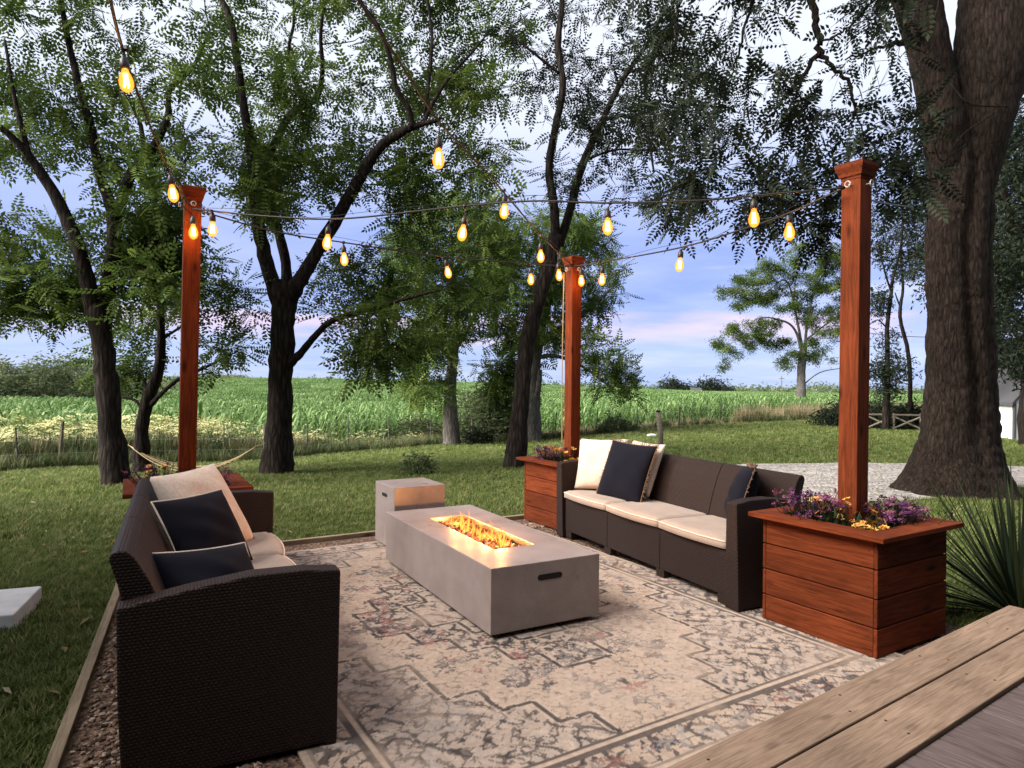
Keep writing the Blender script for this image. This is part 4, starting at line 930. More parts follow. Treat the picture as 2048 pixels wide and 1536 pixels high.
def farm():
    for i, (px, dx, rx, rz, lab) in enumerate([(1345, 0, 8, 8, 'distant farm tree at left of the tiny white house'), (1362, 0, 6, 5, 'second distant farm tree left of the tiny white house'), (1412, 0, 9, 7, 'distant farm trees right of the tiny white house'), (1432, 0, 8, 8, 'rightmost distant farm tree near the tiny white house'), (1458, -130, 2.2, 2.4, 'lone speck of a bush on the far field')]):
        Y = 420 + dx; c = P(px, 783, Y); c[2] = terrain(c[0], c[1]) - 1; bush('farm_tree', lab, c, rx, rz + 2, 220, 'leafshade', 9 if rx > 3 else 4, 'trees of the distant farm', 500 + i, 'tree')
    Y = 410; c = P(1392, 784, Y); root = thing('farm_house', 'tiny white farm house on the horizon', 'house', tuple(map(float, c + (0, 0, -3))))
    MB().box(-2.8, 2.8, -3, 3, 0, 4.0).build('wall', M['whitepaint'], root); MB().prism([(-3.2, 4.0), (3.2, 4.0), (0, 5.6)], -3.0, 3.0, 'x').build('roof', M['darkroof'], root)
    # far ridge of woods
    lv = NB(); n = 4200; rg = np.random.default_rng(5); th = rg.uniform(-.75, .75, n); Yv = 1150 + 250 * rg.random(n); x = th * Yv
    hh = 5 + 7 * (np.sin(th * 17) * .5 + .5) * (np.sin(th * 41 + 1) * .4 + .6); z = terrain(x, Yv) + hh * rg.random(n)
    place_leaves(lv, 'spray', np.c_[x, Yv, z], rg.normal(0, 1, (n, 3)), np.full(n, 34.0), rg.random(n)); tag(obj('distant_woods', lv.mesh('distant_woods'), M['leafpale']), 'thin line of distant woods on the horizon', 'woods', kind='stuff')
    # utility pole and line
    b = P(1563, 800, 170); b[2] = terrain(b[0], b[1]); root = thing('utility_pole', 'thin distant utility pole left of the lone tree', 'pole', tuple(map(float, b)))
    MB().tube([(0, 0, 0), (0, 0, 6.4)], [.14, .1], 6).build('shaft', M['oldwood'], root); MB().box(-.7, .7, -.05, .05, 5.6, 5.75).build('crossarm', M['oldwood'], root)
    p = [P(1700, 662, 40), P(1800, 672, 40), P(1900, 674, 40), P(2050, 668, 40)]; o = MB().tube(catmull(p, 6), .018, 4).build('power_line', M['cable']); tag(o, 'dark power line crossing the sky left of the massive trunk', 'wire')
farm()

# ------------------------------------------------------------------ deck
def deck():
    Z = .35; o0 = np.array([.436, 1.763]); ang = R(35.2); ex = np.array([math.cos(ang), math.sin(ang)])
    root = thing('wooden_deck', 'raised wooden deck corner at the lower right with tan edge boards', 'deck', (float(o0[0]), float(o0[1]), 0), ang)
    end = 2.27; x0 = -2.6                                       # local: x along the edge, y outwards positive
    def board(xa, xb, ya, yb, z, th, m, nm='board', rot=0):
        if rot: o = MB().box(0, yb - ya, -(xb - xa) / 2, (xb - xa) / 2, z - th, z, .003).build(nm, m, root); o.location = ((xa + xb) / 2, ya, 0); o.rotation_euler = (0, 0, R(90))
        else: o = MB().box(xa, xb, ya, yb, z - th, z, .004).build(nm, m, root)
        return o
    board(x0, end, -.155, 0, Z, .038, M['deckwood'], 'edge_board'); board(x0, end + .01, -.325, -.163, Z, .038, M['deckwood'], 'edge_board')
    for k in range(34):
        xa = x0 + k * .146
        if xa + .14 > end: break
        board(xa, xa + .140, -3.2, -.327, Z - .016, .03, M['deckgrey'], 'board', 1)
    board(x0, end - .02, -.04, -.012, Z - .045, .22, M['deckwood'], 'fascia'); o = MB().box(0, 3.1, -.012, .012, .06, Z - .045).build('fascia', M['deckwood'], root); o.location = (end - .02, -3.14, 0); o.rotation_euler = (0, 0, R(90))
    for x in (-2.4, -1.2, 0, 1.1, 2.18):
        MB().box(x - .045, x + .045, -.14, -.05, -.05, Z - .05).build('support_post', M['deckgrey'], root)
    sm = M['black']
    for x in np.arange(-2.3, 2.2, .6):
        for y in (-.04, -.115, -.205, -.28): MB().lathe([(.0, .0006), (.0045, .0006), (.0045, 0)], 8, (x + random.gauss(0, .02), y, Z + .0004)).build('screw', sm, root)
deck()

# ------------------------------------------------------------------ unseen house assumed behind the deck, added to shade the patio
def house():
    ang = R(35.2); o = np.array([.436, 1.763]) - 3.35 * np.array([-math.sin(ang), math.cos(ang)])
    root = thing('unseen_house', 'unseen dark brown house assumed behind the deck, added for shade', 'house', (float(o[0]), float(o[1]), 0), ang); m = fabric('brown_siding', (.075, .055, .045), (.06, .045, .038), 30, .08, .8)  # siding kept dark so little light bounces onto the patio
    MB().box(-9, 7, -6, 0, -.1, 5.2).build('wall', m, root); MB().prism([(-6.5, 5.15), (.5, 5.15), (.5, 5.3), (-3, 7.2), (-6.5, 5.3)], -9.4, 7.4, 'x').build('roof', M['darkroof'], root)
    MB().prism([(-.05, 2.95), (2.5, 2.62), (2.5, 2.74), (-.05, 3.07)], -6, 4.6, 'x').build('shade_roof', M['darkroof'], root)  # roof added over the camera to block sky light from behind
    for x in (-6, -3.2, 3.4):
        w_ = MB().box(x - .5, x + .5, .0, .03, 1.1, 2.4, .01).build('window', M['black'], root); MB().box(x - .58, x + .58, .0, .05, 1.0, 1.1).build('sill', M['whitepaint'], w_)
    wg = thing('shade_wing', 'unseen wing added at left to shade the patio', 'house', (-8.4, -1.9, 0), R(4)); MB().box(-2.8, 2.8, -6, 6.2, -.1, 4.9).build('wall', m, wg); MB().prism([(-3.2, 4.85), (3.2, 4.85), (3.2, 5.0), (0, 7.4), (-3.2, 5.0)], -6.3, 6.5, 'y').build('roof', M['darkroof'], wg)  # out-of-view wing added to keep the sun off the patio
    for y in (-2.5, 1.0, 4.2):
        w_ = MB().box(2.8, 2.83, y - .45, y + .45, 1.2, 2.5, .01).build('window', M['black'], wg); MB().box(2.8, 2.86, y - .52, y + .52, 1.1, 1.2).build('sill', M['whitepaint'], w_)
    d = MB().box(-.5, .45, .0, .04, .34, 2.4, .01).build('door', M['oldwood'], root); MB().lathe([(.03, 0), (.03, .04), (0, .05)], 8, (.36, .05, 1.3)).build('handle', M['wire'], d)
house()

# ------------------------------------------------------------------ rug
def rug():
    h = .0075; Bh, Ah = 1.41, 1.855; nx, ny = int(2 * Bh / h), int(2 * Ah / h); x = np.linspace(-Bh, Bh, nx); y = np.linspace(-Ah, Ah, ny); X, Y = np.meshgrid(x, y); aX, aY = abs(X), abs(Y)
    rg = np.random.default_rng(3); cream = np.array([.305, .230, .176]); lt = np.array([.41, .32, .25]); grey = np.array([.30, .27, .25]); blue = np.array([.20, .205, .225]); dark = np.array([.020, .017, .020]); red = np.array([.24, .11, .09])
    n1 = vnoise(ny, nx, 34, 1); n2 = vnoise(ny, nx, 11, 2); n3 = vnoise(ny, nx, 4, 3); n4 = vnoise(ny, nx, 2, 4)
    C = cream + (lt - cream) * (n1 * .6 + n2 * .4)[..., None]
    def put(mask, col, a=1.0):
        nonlocal C
        m = (mask * a)[..., None]; C = C * (1 - m) + np.array(col) * m
    e = np.minimum(Bh - aX, Ah - aY)
    wx = aX + .012 * (n2 - .5); wy = aY + .012 * (n3 - .5)
    qx = np.floor(wx / .155) * .155; qy = np.floor(wy / .20) * .20
    m = qx / 1.06 + qy / 1.5
    ins = e > .27
    reg = np.where(m > 1.12, 3, np.where(m > .64, 2, np.where(m > .34, 1, 0))); reg = np.where(ins, reg, 4)
    put((reg == 3) * (.3 + .5 * n2), grey, .55); put((reg == 3) * (n1 > .55) * (n2), blue, .4)
    put((reg == 1) * (.3 + .7 * n1), grey, .5); put((reg == 0) * (.2 + .8 * n2), blue, .35)
    # busy dark tracery in spandrels, medallion and border
    tr = np.abs(np.sin(aX * 23 + 2.2 * np.sin(aY * 17)) * np.cos(aY * 21 + 1.9 * np.sin(aX * 19))); tr2 = np.abs(np.sin(aX * 47 + 3 * np.sin(aY * 13) + 2 * n2) + np.cos(aY * 43 + 2.5 * np.sin(aX * 11) + 2 * n1)); tr3 = np.abs(np.sin(aX * 71 + 4 * n1 + 2 * np.sin(aY * 29)) + np.cos(aY * 67 + 4 * n2 + 2 * np.sin(aX * 31)))
    put(((reg == 1) | (reg == 0)) & (tr < .17) & (n3 > .30), dark, .8); put(((reg == 1)) & (tr2 < .35) & (n4 > .4), dark, .7)
    put((reg == 3) & (tr < .13) & (n3 > .36), dark, .75); put((reg == 3) & (tr2 < .22) & (n4 > .45), dark, .55)
    put((reg == 1) & (tr3 < .65) & (n3 > .40), dark, .8); put((reg == 3) & (tr3 < .5) & (n3 > .45), dark, .65); put((reg == 0) & (tr3 < .3) & (n3 > .5), dark, .6)
    put((reg == 3) & (tr > .72) & (n2 > .35), lt, .6); put((reg == 1) & (tr > .7), lt, .55); put((reg == 0) & (tr > .75), lt, .6)
    put((reg == 4) & (e > .045) & (e < .20) & (tr2 < .62) & (n3 > .30), dark, .8); put((reg == 4) & (e > .05) & (e < .2) & (tr3 < .4) & (n4 > .4), dark, .6); put((reg == 4) & (e > .06) & (e < .2) & (tr > .6) & (n2 > .4), grey, .5)
    # region outlines: dark line with a pale companion
    ed = np.zeros_like(reg, bool); ed[:, 1:] |= reg[:, 1:] != reg[:, :-1]; ed[1:] |= reg[1:] != reg[:-1]
    def dil(a, k):
        b = a.copy()
        for _ in range(k): c = b.copy(); c[1:] |= b[:-1]; c[:-1] |= b[1:]; c[:, 1:] |= b[:, :-1]; c[:, :-1] |= b[:, 1:]; b = c
        return b
    l1 = dil(ed & (e > .275), 1) & (n3 > .12); l3 = dil(ed & (e > .29), 3)
    put(l3 & ~l1, lt, .55); put(l1, dark, .85)
    for k in (.215, .262): put((abs(e - k) < (.014 if k < .23 else .007)), dark, .8)
    put(abs(e - .24) < .008, lt, .5); put(abs(e - .035) < .006, dark, .45)
    # field motifs: outlined blossoms, buds and leaves
    def stamp(cx_, cy_, r, kind, col, rot):
        for sx in (1, -1):
            for sy in (1, -1):
                ix, iy = int((cx_ * sx + Bh) / h), int((cy_ * sy + Ah) / h); k = int(r / h) + 2
                sl_ = (slice(max(iy - k, 0), iy + k + 1), slice(max(ix - k, 0), ix + k + 1)); dx = (X[sl_] - cx_ * sx) * sx; dy = (Y[sl_] - cy_ * sy) * sy; rr = np.hypot(dx, dy); th = np.arctan2(dy, dx) + rot
                if kind == 0: f = r * (.62 + .38 * np.cos(5 * th)); mk = (rr < f)
                elif kind == 1: f = r * (.7 + .3 * np.cos(6 * th)); mk = (abs(rr - f * .85) < .0085)
                else:
                    a = dx * math.cos(rot) + dy * math.sin(rot); b = -dx * math.sin(rot) + dy * math.cos(rot); q = (a / r) ** 2 + ((b - .25 * r * np.cos(a / r * 2)) / (r * .36)) ** 2; mk = (q < 1) if kind == 2 else (abs(q - .8) < .32)
                mk = (mk & (n3[sl_] > .22))[..., None] * .8; C[sl_] = C[sl_] * (1 - mk) + col * mk
    for i in range(330):
        cx_, cy_ = rg.random() * 1.08, rg.random() * 1.55; mm = cx_ / 1.06 + cy_ / 1.5
        if not (.62 < mm < 1.10): continue
        stamp(cx_, cy_, rg.uniform(.022, .05), int(rg.integers(0, 4)), [dark * 1.8, red, dark * 2.5, grey * .5, grey * .6][rg.integers(0, 5)], rg.random() * 3)
    for i in range(26): stamp(.15 + 1.05 * rg.random(), Ah - .13, rg.uniform(.03, .055), int(rg.integers(0, 4)), [dark * 1.5, grey * .7, red * .8][rg.integers(0, 3)], rg.random() * 3)
    for i in range(34): stamp(Bh - .13, 1.7 * rg.random(), rg.uniform(.03, .055), int(rg.integers(0, 4)), [dark * 1.5, grey * .7, red * .8][rg.integers(0, 3)], rg.random() * 3)
    put((reg == 2) & (tr3 < .22) & (n3 > .45), dark * 2.2, .55); put((reg == 2) * np.clip(n1 * 2 - 1.1, 0, 1), grey, .35)
    # worn patches
    wear = np.clip((n1 * .5 + n2 * .3 + n3 * .2 - .50) * 4, 0, 1) * .5; C = C * (1 - wear[..., None]) + (cream * .97) * wear[..., None]
    C *= (.86 + .28 * n4)[..., None]
    z = .0035 * (n2 - .5); V = np.stack([X, Y, -.001 + z * .5], -1).reshape(-1, 3); idx = np.arange(nx * ny).reshape(ny, nx); Q = np.stack([idx[:-1, :-1], idx[:-1, 1:], idx[1:, 1:], idx[1:, :-1]], -1).reshape(-1, 4)
    rim = np.r_[idx[0], idx[1:, -1], idx[-1, -2::-1], idx[-2:0:-1, 0]]; lowv = V[rim].copy(); lowv[:, 2] = -.012; o = len(V); k = len(rim); V = np.vstack([V, lowv]); j = np.arange(k); Q = np.vstack([Q, np.stack([rim, np.r_[rim[1:], rim[0]], o + np.r_[j[1:], 0], o + j], -1)[:, ::-1]])
    col = np.concatenate([C.reshape(-1, 3), np.tile(cream * .8, (k, 1))]); col = np.c_[col, np.ones(len(col))]
    mt, nt, b = mat('woven_rug', (.5, .4, .3), 1.0, .05); at = N(nt, 'ShaderNodeAttribute', attribute_name='pattern'); v = coords(nt, 'Object', (1, 2.2, 1)); f = noise(nt, v, 190, 3, .7); g = noise(nt, v, 24, 5, .7)
    r1 = ramp(nt, f, [(.25, (.72, .72, .72)), (.75, (1.22, 1.22, 1.22))]); r2 = ramp(nt, g, [(.3, (.88, .87, .86)), (.7, (1.08, 1.08, 1.08))])
    L(nt, mix(nt, 1, mix(nt, 1, at.outputs['Color'], r1.outputs[0], 'MULTIPLY'), r2.outputs[0], 'MULTIPLY'), b.inputs['Base Color']); bump(nt, b, f, .5, .004); b.inputs['Sheen Weight'].default_value = .1
    ob = obj('area_rug', np_mesh('area_rug', V, Q, False, {'pattern': col}), mt); ob.location = (*(DA * 3.555 + DB * 2.04), .002); ob.rotation_euler = (0, 0, A_ - R(90)); tag(ob, 'large faded beige rug with charcoal stepped medallion pattern', 'rug')
rug()

# ------------------------------------------------------------------ planters and posts
SCREW = MB().add([(.004 * math.cos(a), 0, .004 * math.sin(a)) for a in np.arange(8) * math.pi / 4], [tuple(range(8))]).mesh('screw')
def planter(loc, rotz, label):
    H, S, LP_ = .585, .335, .395
    root = thing('wooden_planter', label, 'planter', (loc[0], loc[1], 0), rotz, 'red wooden planter boxes')
    nb = 4; bh = H / nb
    me = MB().box(-S, S, -.01, .01, .003, bh - .003, .004).mesh('plank'); me2 = MB().box(-S + .021, S - .021, -.01, .01, .003, bh - .003, .004).mesh('plank')
    for k in range(nb):
        for a in range(4):
            o = obj('plank', (me if a % 2 == 0 else me2), M['redwood'], root); th = a * math.pi / 2; d = S - (.01 if a % 2 == 0 else .011)
            o.location = (d * math.sin(th), -d * math.cos(th), k * bh); o.rotation_euler = (random.gauss(0, .004), 0, th)
            for sx in (-1, 1):
                sw = obj('screw', SCREW, M['black'], o); sw.location = (sx * (S - .045), -.0102, bh * random.uniform(.3, .7))
    iw = .265
    for a in range(4):                                       # mitred top boards
        th = a * math.pi / 2
        o = MB().add([(-LP_, -LP_, 0), (LP_, -LP_, 0), (iw, -iw, 0), (-iw, -iw, 0), (-LP_, -LP_, .026), (LP_, -LP_, .026), (iw, -iw, .026), (-iw, -iw, .026)], [(0, 3, 2, 1), (4, 5, 6, 7), (0, 1, 5, 4), (1, 2, 6, 5), (2, 3, 7, 6), (3, 0, 4, 7)]).build('rim_board', M['redwood'], root, bevel=.003); o.location = (0, 0, H + .002 + .0006 * a); o.rotation_euler = (0, 0, th)
    MB().box(-.3, .3, -.3, .3, .42, .52, .02).build('soil', M['soil'], root)
    return root
def post(loc, rotz, top, label, tilt=0):
    root = thing('wooden_post', label, 'post', (loc[0], loc[1], .5), rotz, 'red wooden light posts')
    h = .056; L_ = top - .5 - .11
    o = MB().box(0, L_, -h, h, -h, h, .004).build('shaft', M['redwood'], root); o.rotation_euler = (0, -R(90), 0)
    mb = MB(); V = []; prof = [(.058, 0), (.059, .015), (.066, .018), (.068, .035), (.079, .062), (.082, .072), (.082, .092), (.02, .112)]
    for r_, z in prof: V += [(-r_, -r_, z), (r_, -r_, z), (r_, r_, z), (-r_, r_, z)]
    mb.add(V, [(4 * i + k, 4 * i + (k + 1) % 4, 4 * i + 4 + (k + 1) % 4, 4 * i + 4 + k) for i in range(len(prof) - 1) for k in range(4)] + [(3, 2, 1, 0), tuple(4 * (len(prof) - 1) + k for k in range(4))]); c = mb.build('cap', M['redwood'], root); c.location = (0, 0, L_ + .001)
    for s, a in ((1, .0), (-1, math.pi / 2)):
        pts = [(.0, -.056 - .02 * t, 0) for t in (0, 1)]; ring = [(.016 * math.cos(q), -.087, .016 * math.sin(q)) for q in np.linspace(0, 6.28, 13)]
        hk = MB().tube(pts, .004, 6).tube(ring, .0035, 6, False).build('eye_hook', M['wire'], root); hk.location = (0, 0, L_ - .03); hk.rotation_euler = (0, 0, a * s)
    root.rotation_euler = (0, tilt, rotz); return root
PR, PL, PM = (1.92, 3.76), (-2.33, 4.80), (.59, 6.52); RZ = A_ - R(90)
planter(PR, RZ, 'near red wooden planter box at right end of the far sofa, beside deck'); planter(PL, RZ + R(-2), 'red wooden planter box behind the far end of the left sofa'); planter(PM, RZ, 'red wooden planter box at far end of the right-hand sofa')
TR, TL, TM = 2.61, 2.74, 2.59
post(PR, RZ, TR, 'tall red post rising from the near right planter', R(.3)); post(PL, RZ + R(-2), TL, 'tall red post behind the left sofa', R(.7)); post(PM, RZ, TM, 'tall red post in the middle distance, behind the right-hand sofa')

# flowers
def flowers():
    fp = mat('purple_petals', (.075, .022, .070), .8, .1)[0]; fp2 = mat('mauve_petals', (.17, .062, .10), .8, .1)[0]; fy = mat('yellow_petals', (.50, .27, .06), .7, .1)[0]; fo = mat('flower_centre', (.30, .10, .015), .9, .1)[0]
    def daisy():
        mb = MB()
        for k in range(9):
            a = k * 2 * math.pi / 9; d = np.array([math.cos(a), math.sin(a), .25]); s = np.array([-d[1], d[0], 0]); mb.add([d * .005, d * .014 + s * .006, d * .023, d * .014 - s * .006], [(0, 1, 2, 3)])
        n = len(mb.f); mb.lathe([(.007, .002), (.006, .007), (.001, .009)], 6); me = mb.mesh('flower', fix=False); me.materials.append(fy); me.materials.append(fo)
        for i, p in enumerate(me.polygons): p.material_index = int(i >= n)
        return me
    def floret(m):
        mb = MB()
        for q in range(9):
            c = np.array([random.gauss(0, .010), random.gauss(0, .010), random.uniform(0, .016)])
            for k in range(3):
                a = random.random() * 6.28; d = np.array([math.cos(a), math.sin(a), .5]); s = np.array([-d[1], d[0], 0]); mb.add([c, c + d * .006 + s * .004, c + d * .011, c + d * .006 - s * .004], [(0, 1, 2, 3)])
        me = mb.mesh('flower', fix=False); me.materials.append(m); return me
    D = daisy(); FL = [floret(fp), floret(fp2), floret(fp)]
    def plant(kind, label, loc, n, r, z0, z1, name):
        root = thing(name, label, 'flowers', (loc[0], loc[1], .52), 0, 'flowering plants in the planter boxes'); lv = MB(); nb = NB()
        for k in range(n):
            p = np.array([random.gauss(0, r), random.gauss(0, r), random.uniform(z0, z1)]); p[:2] = np.clip(p[:2], -2.1 * r, 2.1 * r)
            o = obj('flower', D if kind == 'y' else FL[random.randint(0, 2)], None, root); o.location = p; o.rotation_euler = (random.gauss(-.0, .5) + .35, random.gauss(0, .5), random.random() * 6.28); s = random.uniform(.8, 1.25); o.scale = (s, s, s)
            lv.tube([(p[0] * .3, p[1] * .3, 0), (p[0] * .75, p[1] * .75, p[2] * .6), tuple(p)], .0022, 3, False)
        for k in range(70):
            a = random.random() * 6.28; q = abs(random.gauss(0, r * .8)); blade(lv, (q * math.cos(a), q * math.sin(a), random.uniform(0, z0)), random.random() * 6.28, random.uniform(.03, .07), .014, random.uniform(.02, .05), 2)
        me = lv.mesh('foliage', fix=False); me.materials.append(M['yucca']); at = me.attributes.new('rnd', 'FLOAT', 'POINT'); at.data.foreach_set('value', np.random.default_rng(n).random(len(me.vertices)).astype(np.float32)); obj('foliage', me, None, root)
    def at(c, a, b): return (c[0] + DA[0] * a + DB[0] * b, c[1] + DA[1] * a + DB[1] * b)
    for c, w_, k in ((PR, 'near right planter', 0), (PM, 'middle planter behind the sofa', 1), (PL, 'left planter', 2)):
        s = (1.0, .9, .6)[k]
        plant('p', f'purple blossoms on left side of the {w_}', at(c, .14, -.16), int(120 * s), .095, .09, .21, 'purple_flower_plant')
        plant('p', f'purple blossoms on right side of the {w_}', at(c, -.15, .17), int(110 * s), .09, .08, .19, 'purple_flower_plant')
        plant('y', f'yellow daisies at front corner of the {w_}', at(c, -.16, -.14), int(26 * s), .05, .07, .12, 'yellow_flower_plant')
        plant('y', f'yellow daisies beside the post in the {w_}', at(c, -.02, -.14), int(18 * s), .085, .13, .23, 'yellow_flower_plant')
flowers()

# ------------------------------------------------------------------ sofas and pillows
def sofa(origin, xdir, ydir, Ln, label, dk=1.0):
    """local x along the seat (0..Ln), y towards the back, z up"""
    D, AW, AH = .70, .115, .655
    rotz = math.atan2(xdir[1], xdir[0]); root = thing('rattan_sofa', label, 'sofa', (origin[0], origin[1], 0), rotz, 'dark rattan three-seat sofas'); root.scale = (1, dk, 1)
    W = M['rattan']
    for s in (0, 1):
        mb = MB(); prof = [(0, .0), (.04, 0), (.045, .012), (D - .05, .012), (D - .045, 0), (D - .005, 0), (D + .01, .30), (D + .015, AH - .055), (D - .2, AH - .018), (.3, AH + .006), (.12, AH + .004), (-.012, AH - .012)]
        n = len(prof); V = []
        for t, inset in ((0, 0), (1, 0)):
            for y, z in prof:
                f = z / AH; x = (0 if t == 0 else AW) + (.012 * f if t == 0 else -.016 * f); V.append((x if s == 0 else Ln - x, y, z))
        mb.add(V, [tuple(range(n)), tuple(range(n, 2 * n))] + [(i, (i + 1) % n, n + (i + 1) % n, n + i) for i in range(n)]); mb.build('armrest', W, root, uv=True, bevel=.008)
    x0, x1 = AW + .002, Ln - AW - .002; sw = (x1 - x0) / 3
    for k in range(3):
        a, b = x0 + k * sw + .002, x0 + (k + 1) * sw - .002
        MB().box(a, b, .03, .60, .058, .335, .006).build('seat_base', W, root, uv=True)
        # reclined back panel with rolled top
        prof = [(.50, .30), (.535, .42), (.575, .55), (.625, .67), (.668, .745), (.690, .768), (.715, .774), (.738, .764), (.744, .745), (.718, .66), (.685, .5), (.665, .30)]
        MB().prism(prof, a if k else .09, b if k < 2 else Ln - .09, 'x').build('backrest', W, root, uv='roll', bevel=.007)
        # cushion with bowed front
        nx, ny = 22, 16; V = []; hw = (b - a) / 2 - .003; cx_ = (a + b) / 2
        for zt in (1, 0):
            for j in range(ny):
                for i in range(nx):
                    u = -1 + 2 * i / (nx - 1); v = j / (ny - 1); d0 = .012 - .028 * (1 - u * u); y = d0 + (.56 - d0) * v; edge = min(1 - abs(u), v * 2, (1 - v) * 2); rr = min(1, max(edge, 0) / .1); drop = .016 * (1 - math.sqrt(max(0, 1 - (1 - rr) ** 2)))
                    z = .410 + .008 * (1 - u * u) * math.sin(v * math.pi) - drop + random.gauss(0, .0006) if zt else .338 + drop * .7; V.append((cx_ + hw * u, y, z))
        idx = lambda t, j, i: t * nx * ny + j * nx + i
        Fc = [(idx(0, j, i), idx(0, j, i + 1), idx(0, j + 1, i + 1), idx(0, j + 1, i)) for j in range(ny - 1) for i in range(nx - 1)] + [(idx(1, j, i), idx(1, j + 1, i), idx(1, j + 1, i + 1), idx(1, j, i + 1)) for j in range(ny - 1) for i in range(nx - 1)]
        for i in range(nx - 1): Fc += [(idx(0, 0, i), idx(1, 0, i), idx(1, 0, i + 1), idx(0, 0, i + 1)), (idx(0, ny - 1, i), idx(0, ny - 1, i + 1), idx(1, ny - 1, i + 1), idx(1, ny - 1, i))]
        for j in range(ny - 1): Fc += [(idx(0, j, 0), idx(0, j + 1, 0), idx(1, j + 1, 0), idx(1, j, 0)), (idx(0, j, nx - 1), idx(1, j, nx - 1), idx(1, j + 1, nx - 1), idx(0, j + 1, nx - 1))]
        cu = MB().add(V, Fc).build('seat_cushion', M['beige'], root, smooth=True)
        edge = [(V[idx(0, 0, i)][0], V[idx(0, 0, i)][1] - .001, V[idx(0, 0, i)][2] - .001) for i in range(nx)]; MB().tube(edge, .0045, 5).build('piping', M['piping'], cu, smooth=True)
    for x in (x0 + .05, x0 + sw, x0 + 2 * sw, x1 - .05):
        for y in (.06, .52): MB().box(x - .045, x + .045, y - .025, y + .04, 0, .06, .004).build('foot', W, root, uv=True)
    MB().box(.06, Ln - .06, .60, .655, .06, .31, .006).build('back_skirt', W, root, uv=True)
    return root
d_ = lambda a: np.array([math.cos(R(a)), math.sin(R(a))])
rs_d = d_(114.9); rs_b = np.array([rs_d[1], -rs_d[0]]); RS0 = np.array([1.35, 3.955]); LR = 2.24
ls_d = d_(116.6); ls_b = np.array([-ls_d[1], ls_d[0]]); LS0 = np.array([-.64, 2.49]); LL = 2.04
sofa(RS0 + rs_d * LR, -rs_d, rs_b, LR, 'dark rattan sofa with beige seats on far side of the fire table', .86); sofa(LS0, ls_d, ls_b, LL, 'dark rattan sofa in left foreground seen from its near arm')
def pillow(label, pos, nrm, up, size, th, m, trim, trimw=.005, n=26, fringe=False):
    """square scatter cushion: pos centre, nrm its face normal, up its upper-edge direction"""
    root = thing('throw_pillow', label, 'pillow', tuple(map(float, pos)), 0, 'throw pillows on the sofas')
    nrm = Vector(nrm).normalized(); up = Vector(up); up = (up - nrm * up.dot(nrm)).normalized(); rt = up.cross(nrm)
    Mx = Matrix((rt, up, nrm)).transposed(); h = size / 2; V = []; rg = np.random.default_rng(abs(hash(label)) % 1000 if False else len(label))
    ph = rg.random(4) * 6
    def surf(u, v, s):
        k = 1 - .055 * (1 - v * v); k2 = 1 - .055 * (1 - u * u); t = th * ((1 - abs(u) ** 2.6) * (1 - abs(v) ** 2.6)) ** .55
        wr = .010 * math.sin(u * 5 + ph[0] + v * 3) * math.sin(v * 6 + ph[1]) * (1 - u * u) * (1 - v * v) + .006 * math.sin((u + v) * 11 + ph[2]) * (u * u + v * v) * .5 * (1 - u * u * v * v) * (1 - max(abs(u), abs(v)))
        sag = -.03 * size * (1 - v) * .5
        return (h * u * k, h * v * k2 + sag * (1 - u * u) * .4, s * (t + wr))
    for s in (1, -1):
        for j in range(n):
            for i in range(n): V.append(Mx @ Vector(surf(-1 + 2 * i / (n - 1), -1 + 2 * j / (n - 1), s)))
    q = n * n; Fc = []
    for j in range(n - 1):
        for i in range(n - 1): a = j * n + i; Fc += [(a, a + 1, a + n + 1, a + n), (q + a, q + a + n, q + a + n + 1, q + a + 1)]
    mb = MB().add(V, Fc); me = mb.mesh('cover', True); bm = bmesh.new(); bm.from_mesh(me); bmesh.ops.remove_doubles(bm, verts=bm.verts, dist=.0004); bmesh.ops.recalc_face_normals(bm, faces=bm.faces); bm.to_mesh(me); bm.free(); obj('cover', me, m, root)
    if trim:
        ring = [(-1 + 2 * i / 24, -1) for i in range(24)] + [(1, -1 + 2 * i / 24) for i in range(24)] + [(1 - 2 * i / 24, 1) for i in range(24)] + [(-1, 1 - 2 * i / 24) for i in range(25)]
        pts = [np.array(Mx @ Vector(surf(u, v, 1))) for u, v in ring]; mb = MB(); mb.tube(pts, trimw, 6, False)
        if fringe:
            c0 = np.zeros(3)
            for p in pts:
                for k in range(3): d = np.array(p) / np.linalg.norm(p); e = p + d * random.uniform(.012, .026) + rng.normal(0, .006, 3); mb.tube([p, (p + e) / 2 + rng.normal(0, .003, 3), e], .0022, 3, False)
        mb.build('fringe' if fringe else 'piping', trim, root, smooth=True)
    return root
def on(o, d, b, s, y, z): return np.array([*(o + d * s + b * y), z])
Rf = np.array([*(-rs_b), 0.0]); Rd = np.array([*rs_d, 0.0]); Lf = np.array([*(-ls_b), 0.0]); Ld = np.array([*ls_d, 0.0]); UP = np.array([0, 0, 1.0])
pillow('cream pillow against far arm of the right-hand sofa', on(RS0, rs_d, rs_b, LR - .26, .30, .645), Rf * .80 - Rd * .55 + UP * .35, UP + .05 * Rd, .46, .085, M['cream'], None)
pillow('second cream pillow mostly hidden behind the navy pillow on the right-hand sofa', on(RS0, rs_d, rs_b, LR - .62, .46, .645), Rf + UP * .38, UP, .46, .06, M['cream'], None)
pillow('navy pillow with brown fringe in front of the cream pillow on the right-hand sofa', on(RS0, rs_d, rs_b, LR - .64, .30, .625), Rf + UP * .42 - Rd * .22, UP - .03 * Rd, .50, .085, M['navy'], M['fringe'], .004, fringe=True)
pillow('navy fringed pillow behind the near arm of the right-hand sofa', on(RS0, rs_d, rs_b, .40, .40, .61), Rf * .9 + UP * .40 + Rd * .75, UP + .12 * Rd, .42, .08, M['navy'], M['fringe'], .004, fringe=True)
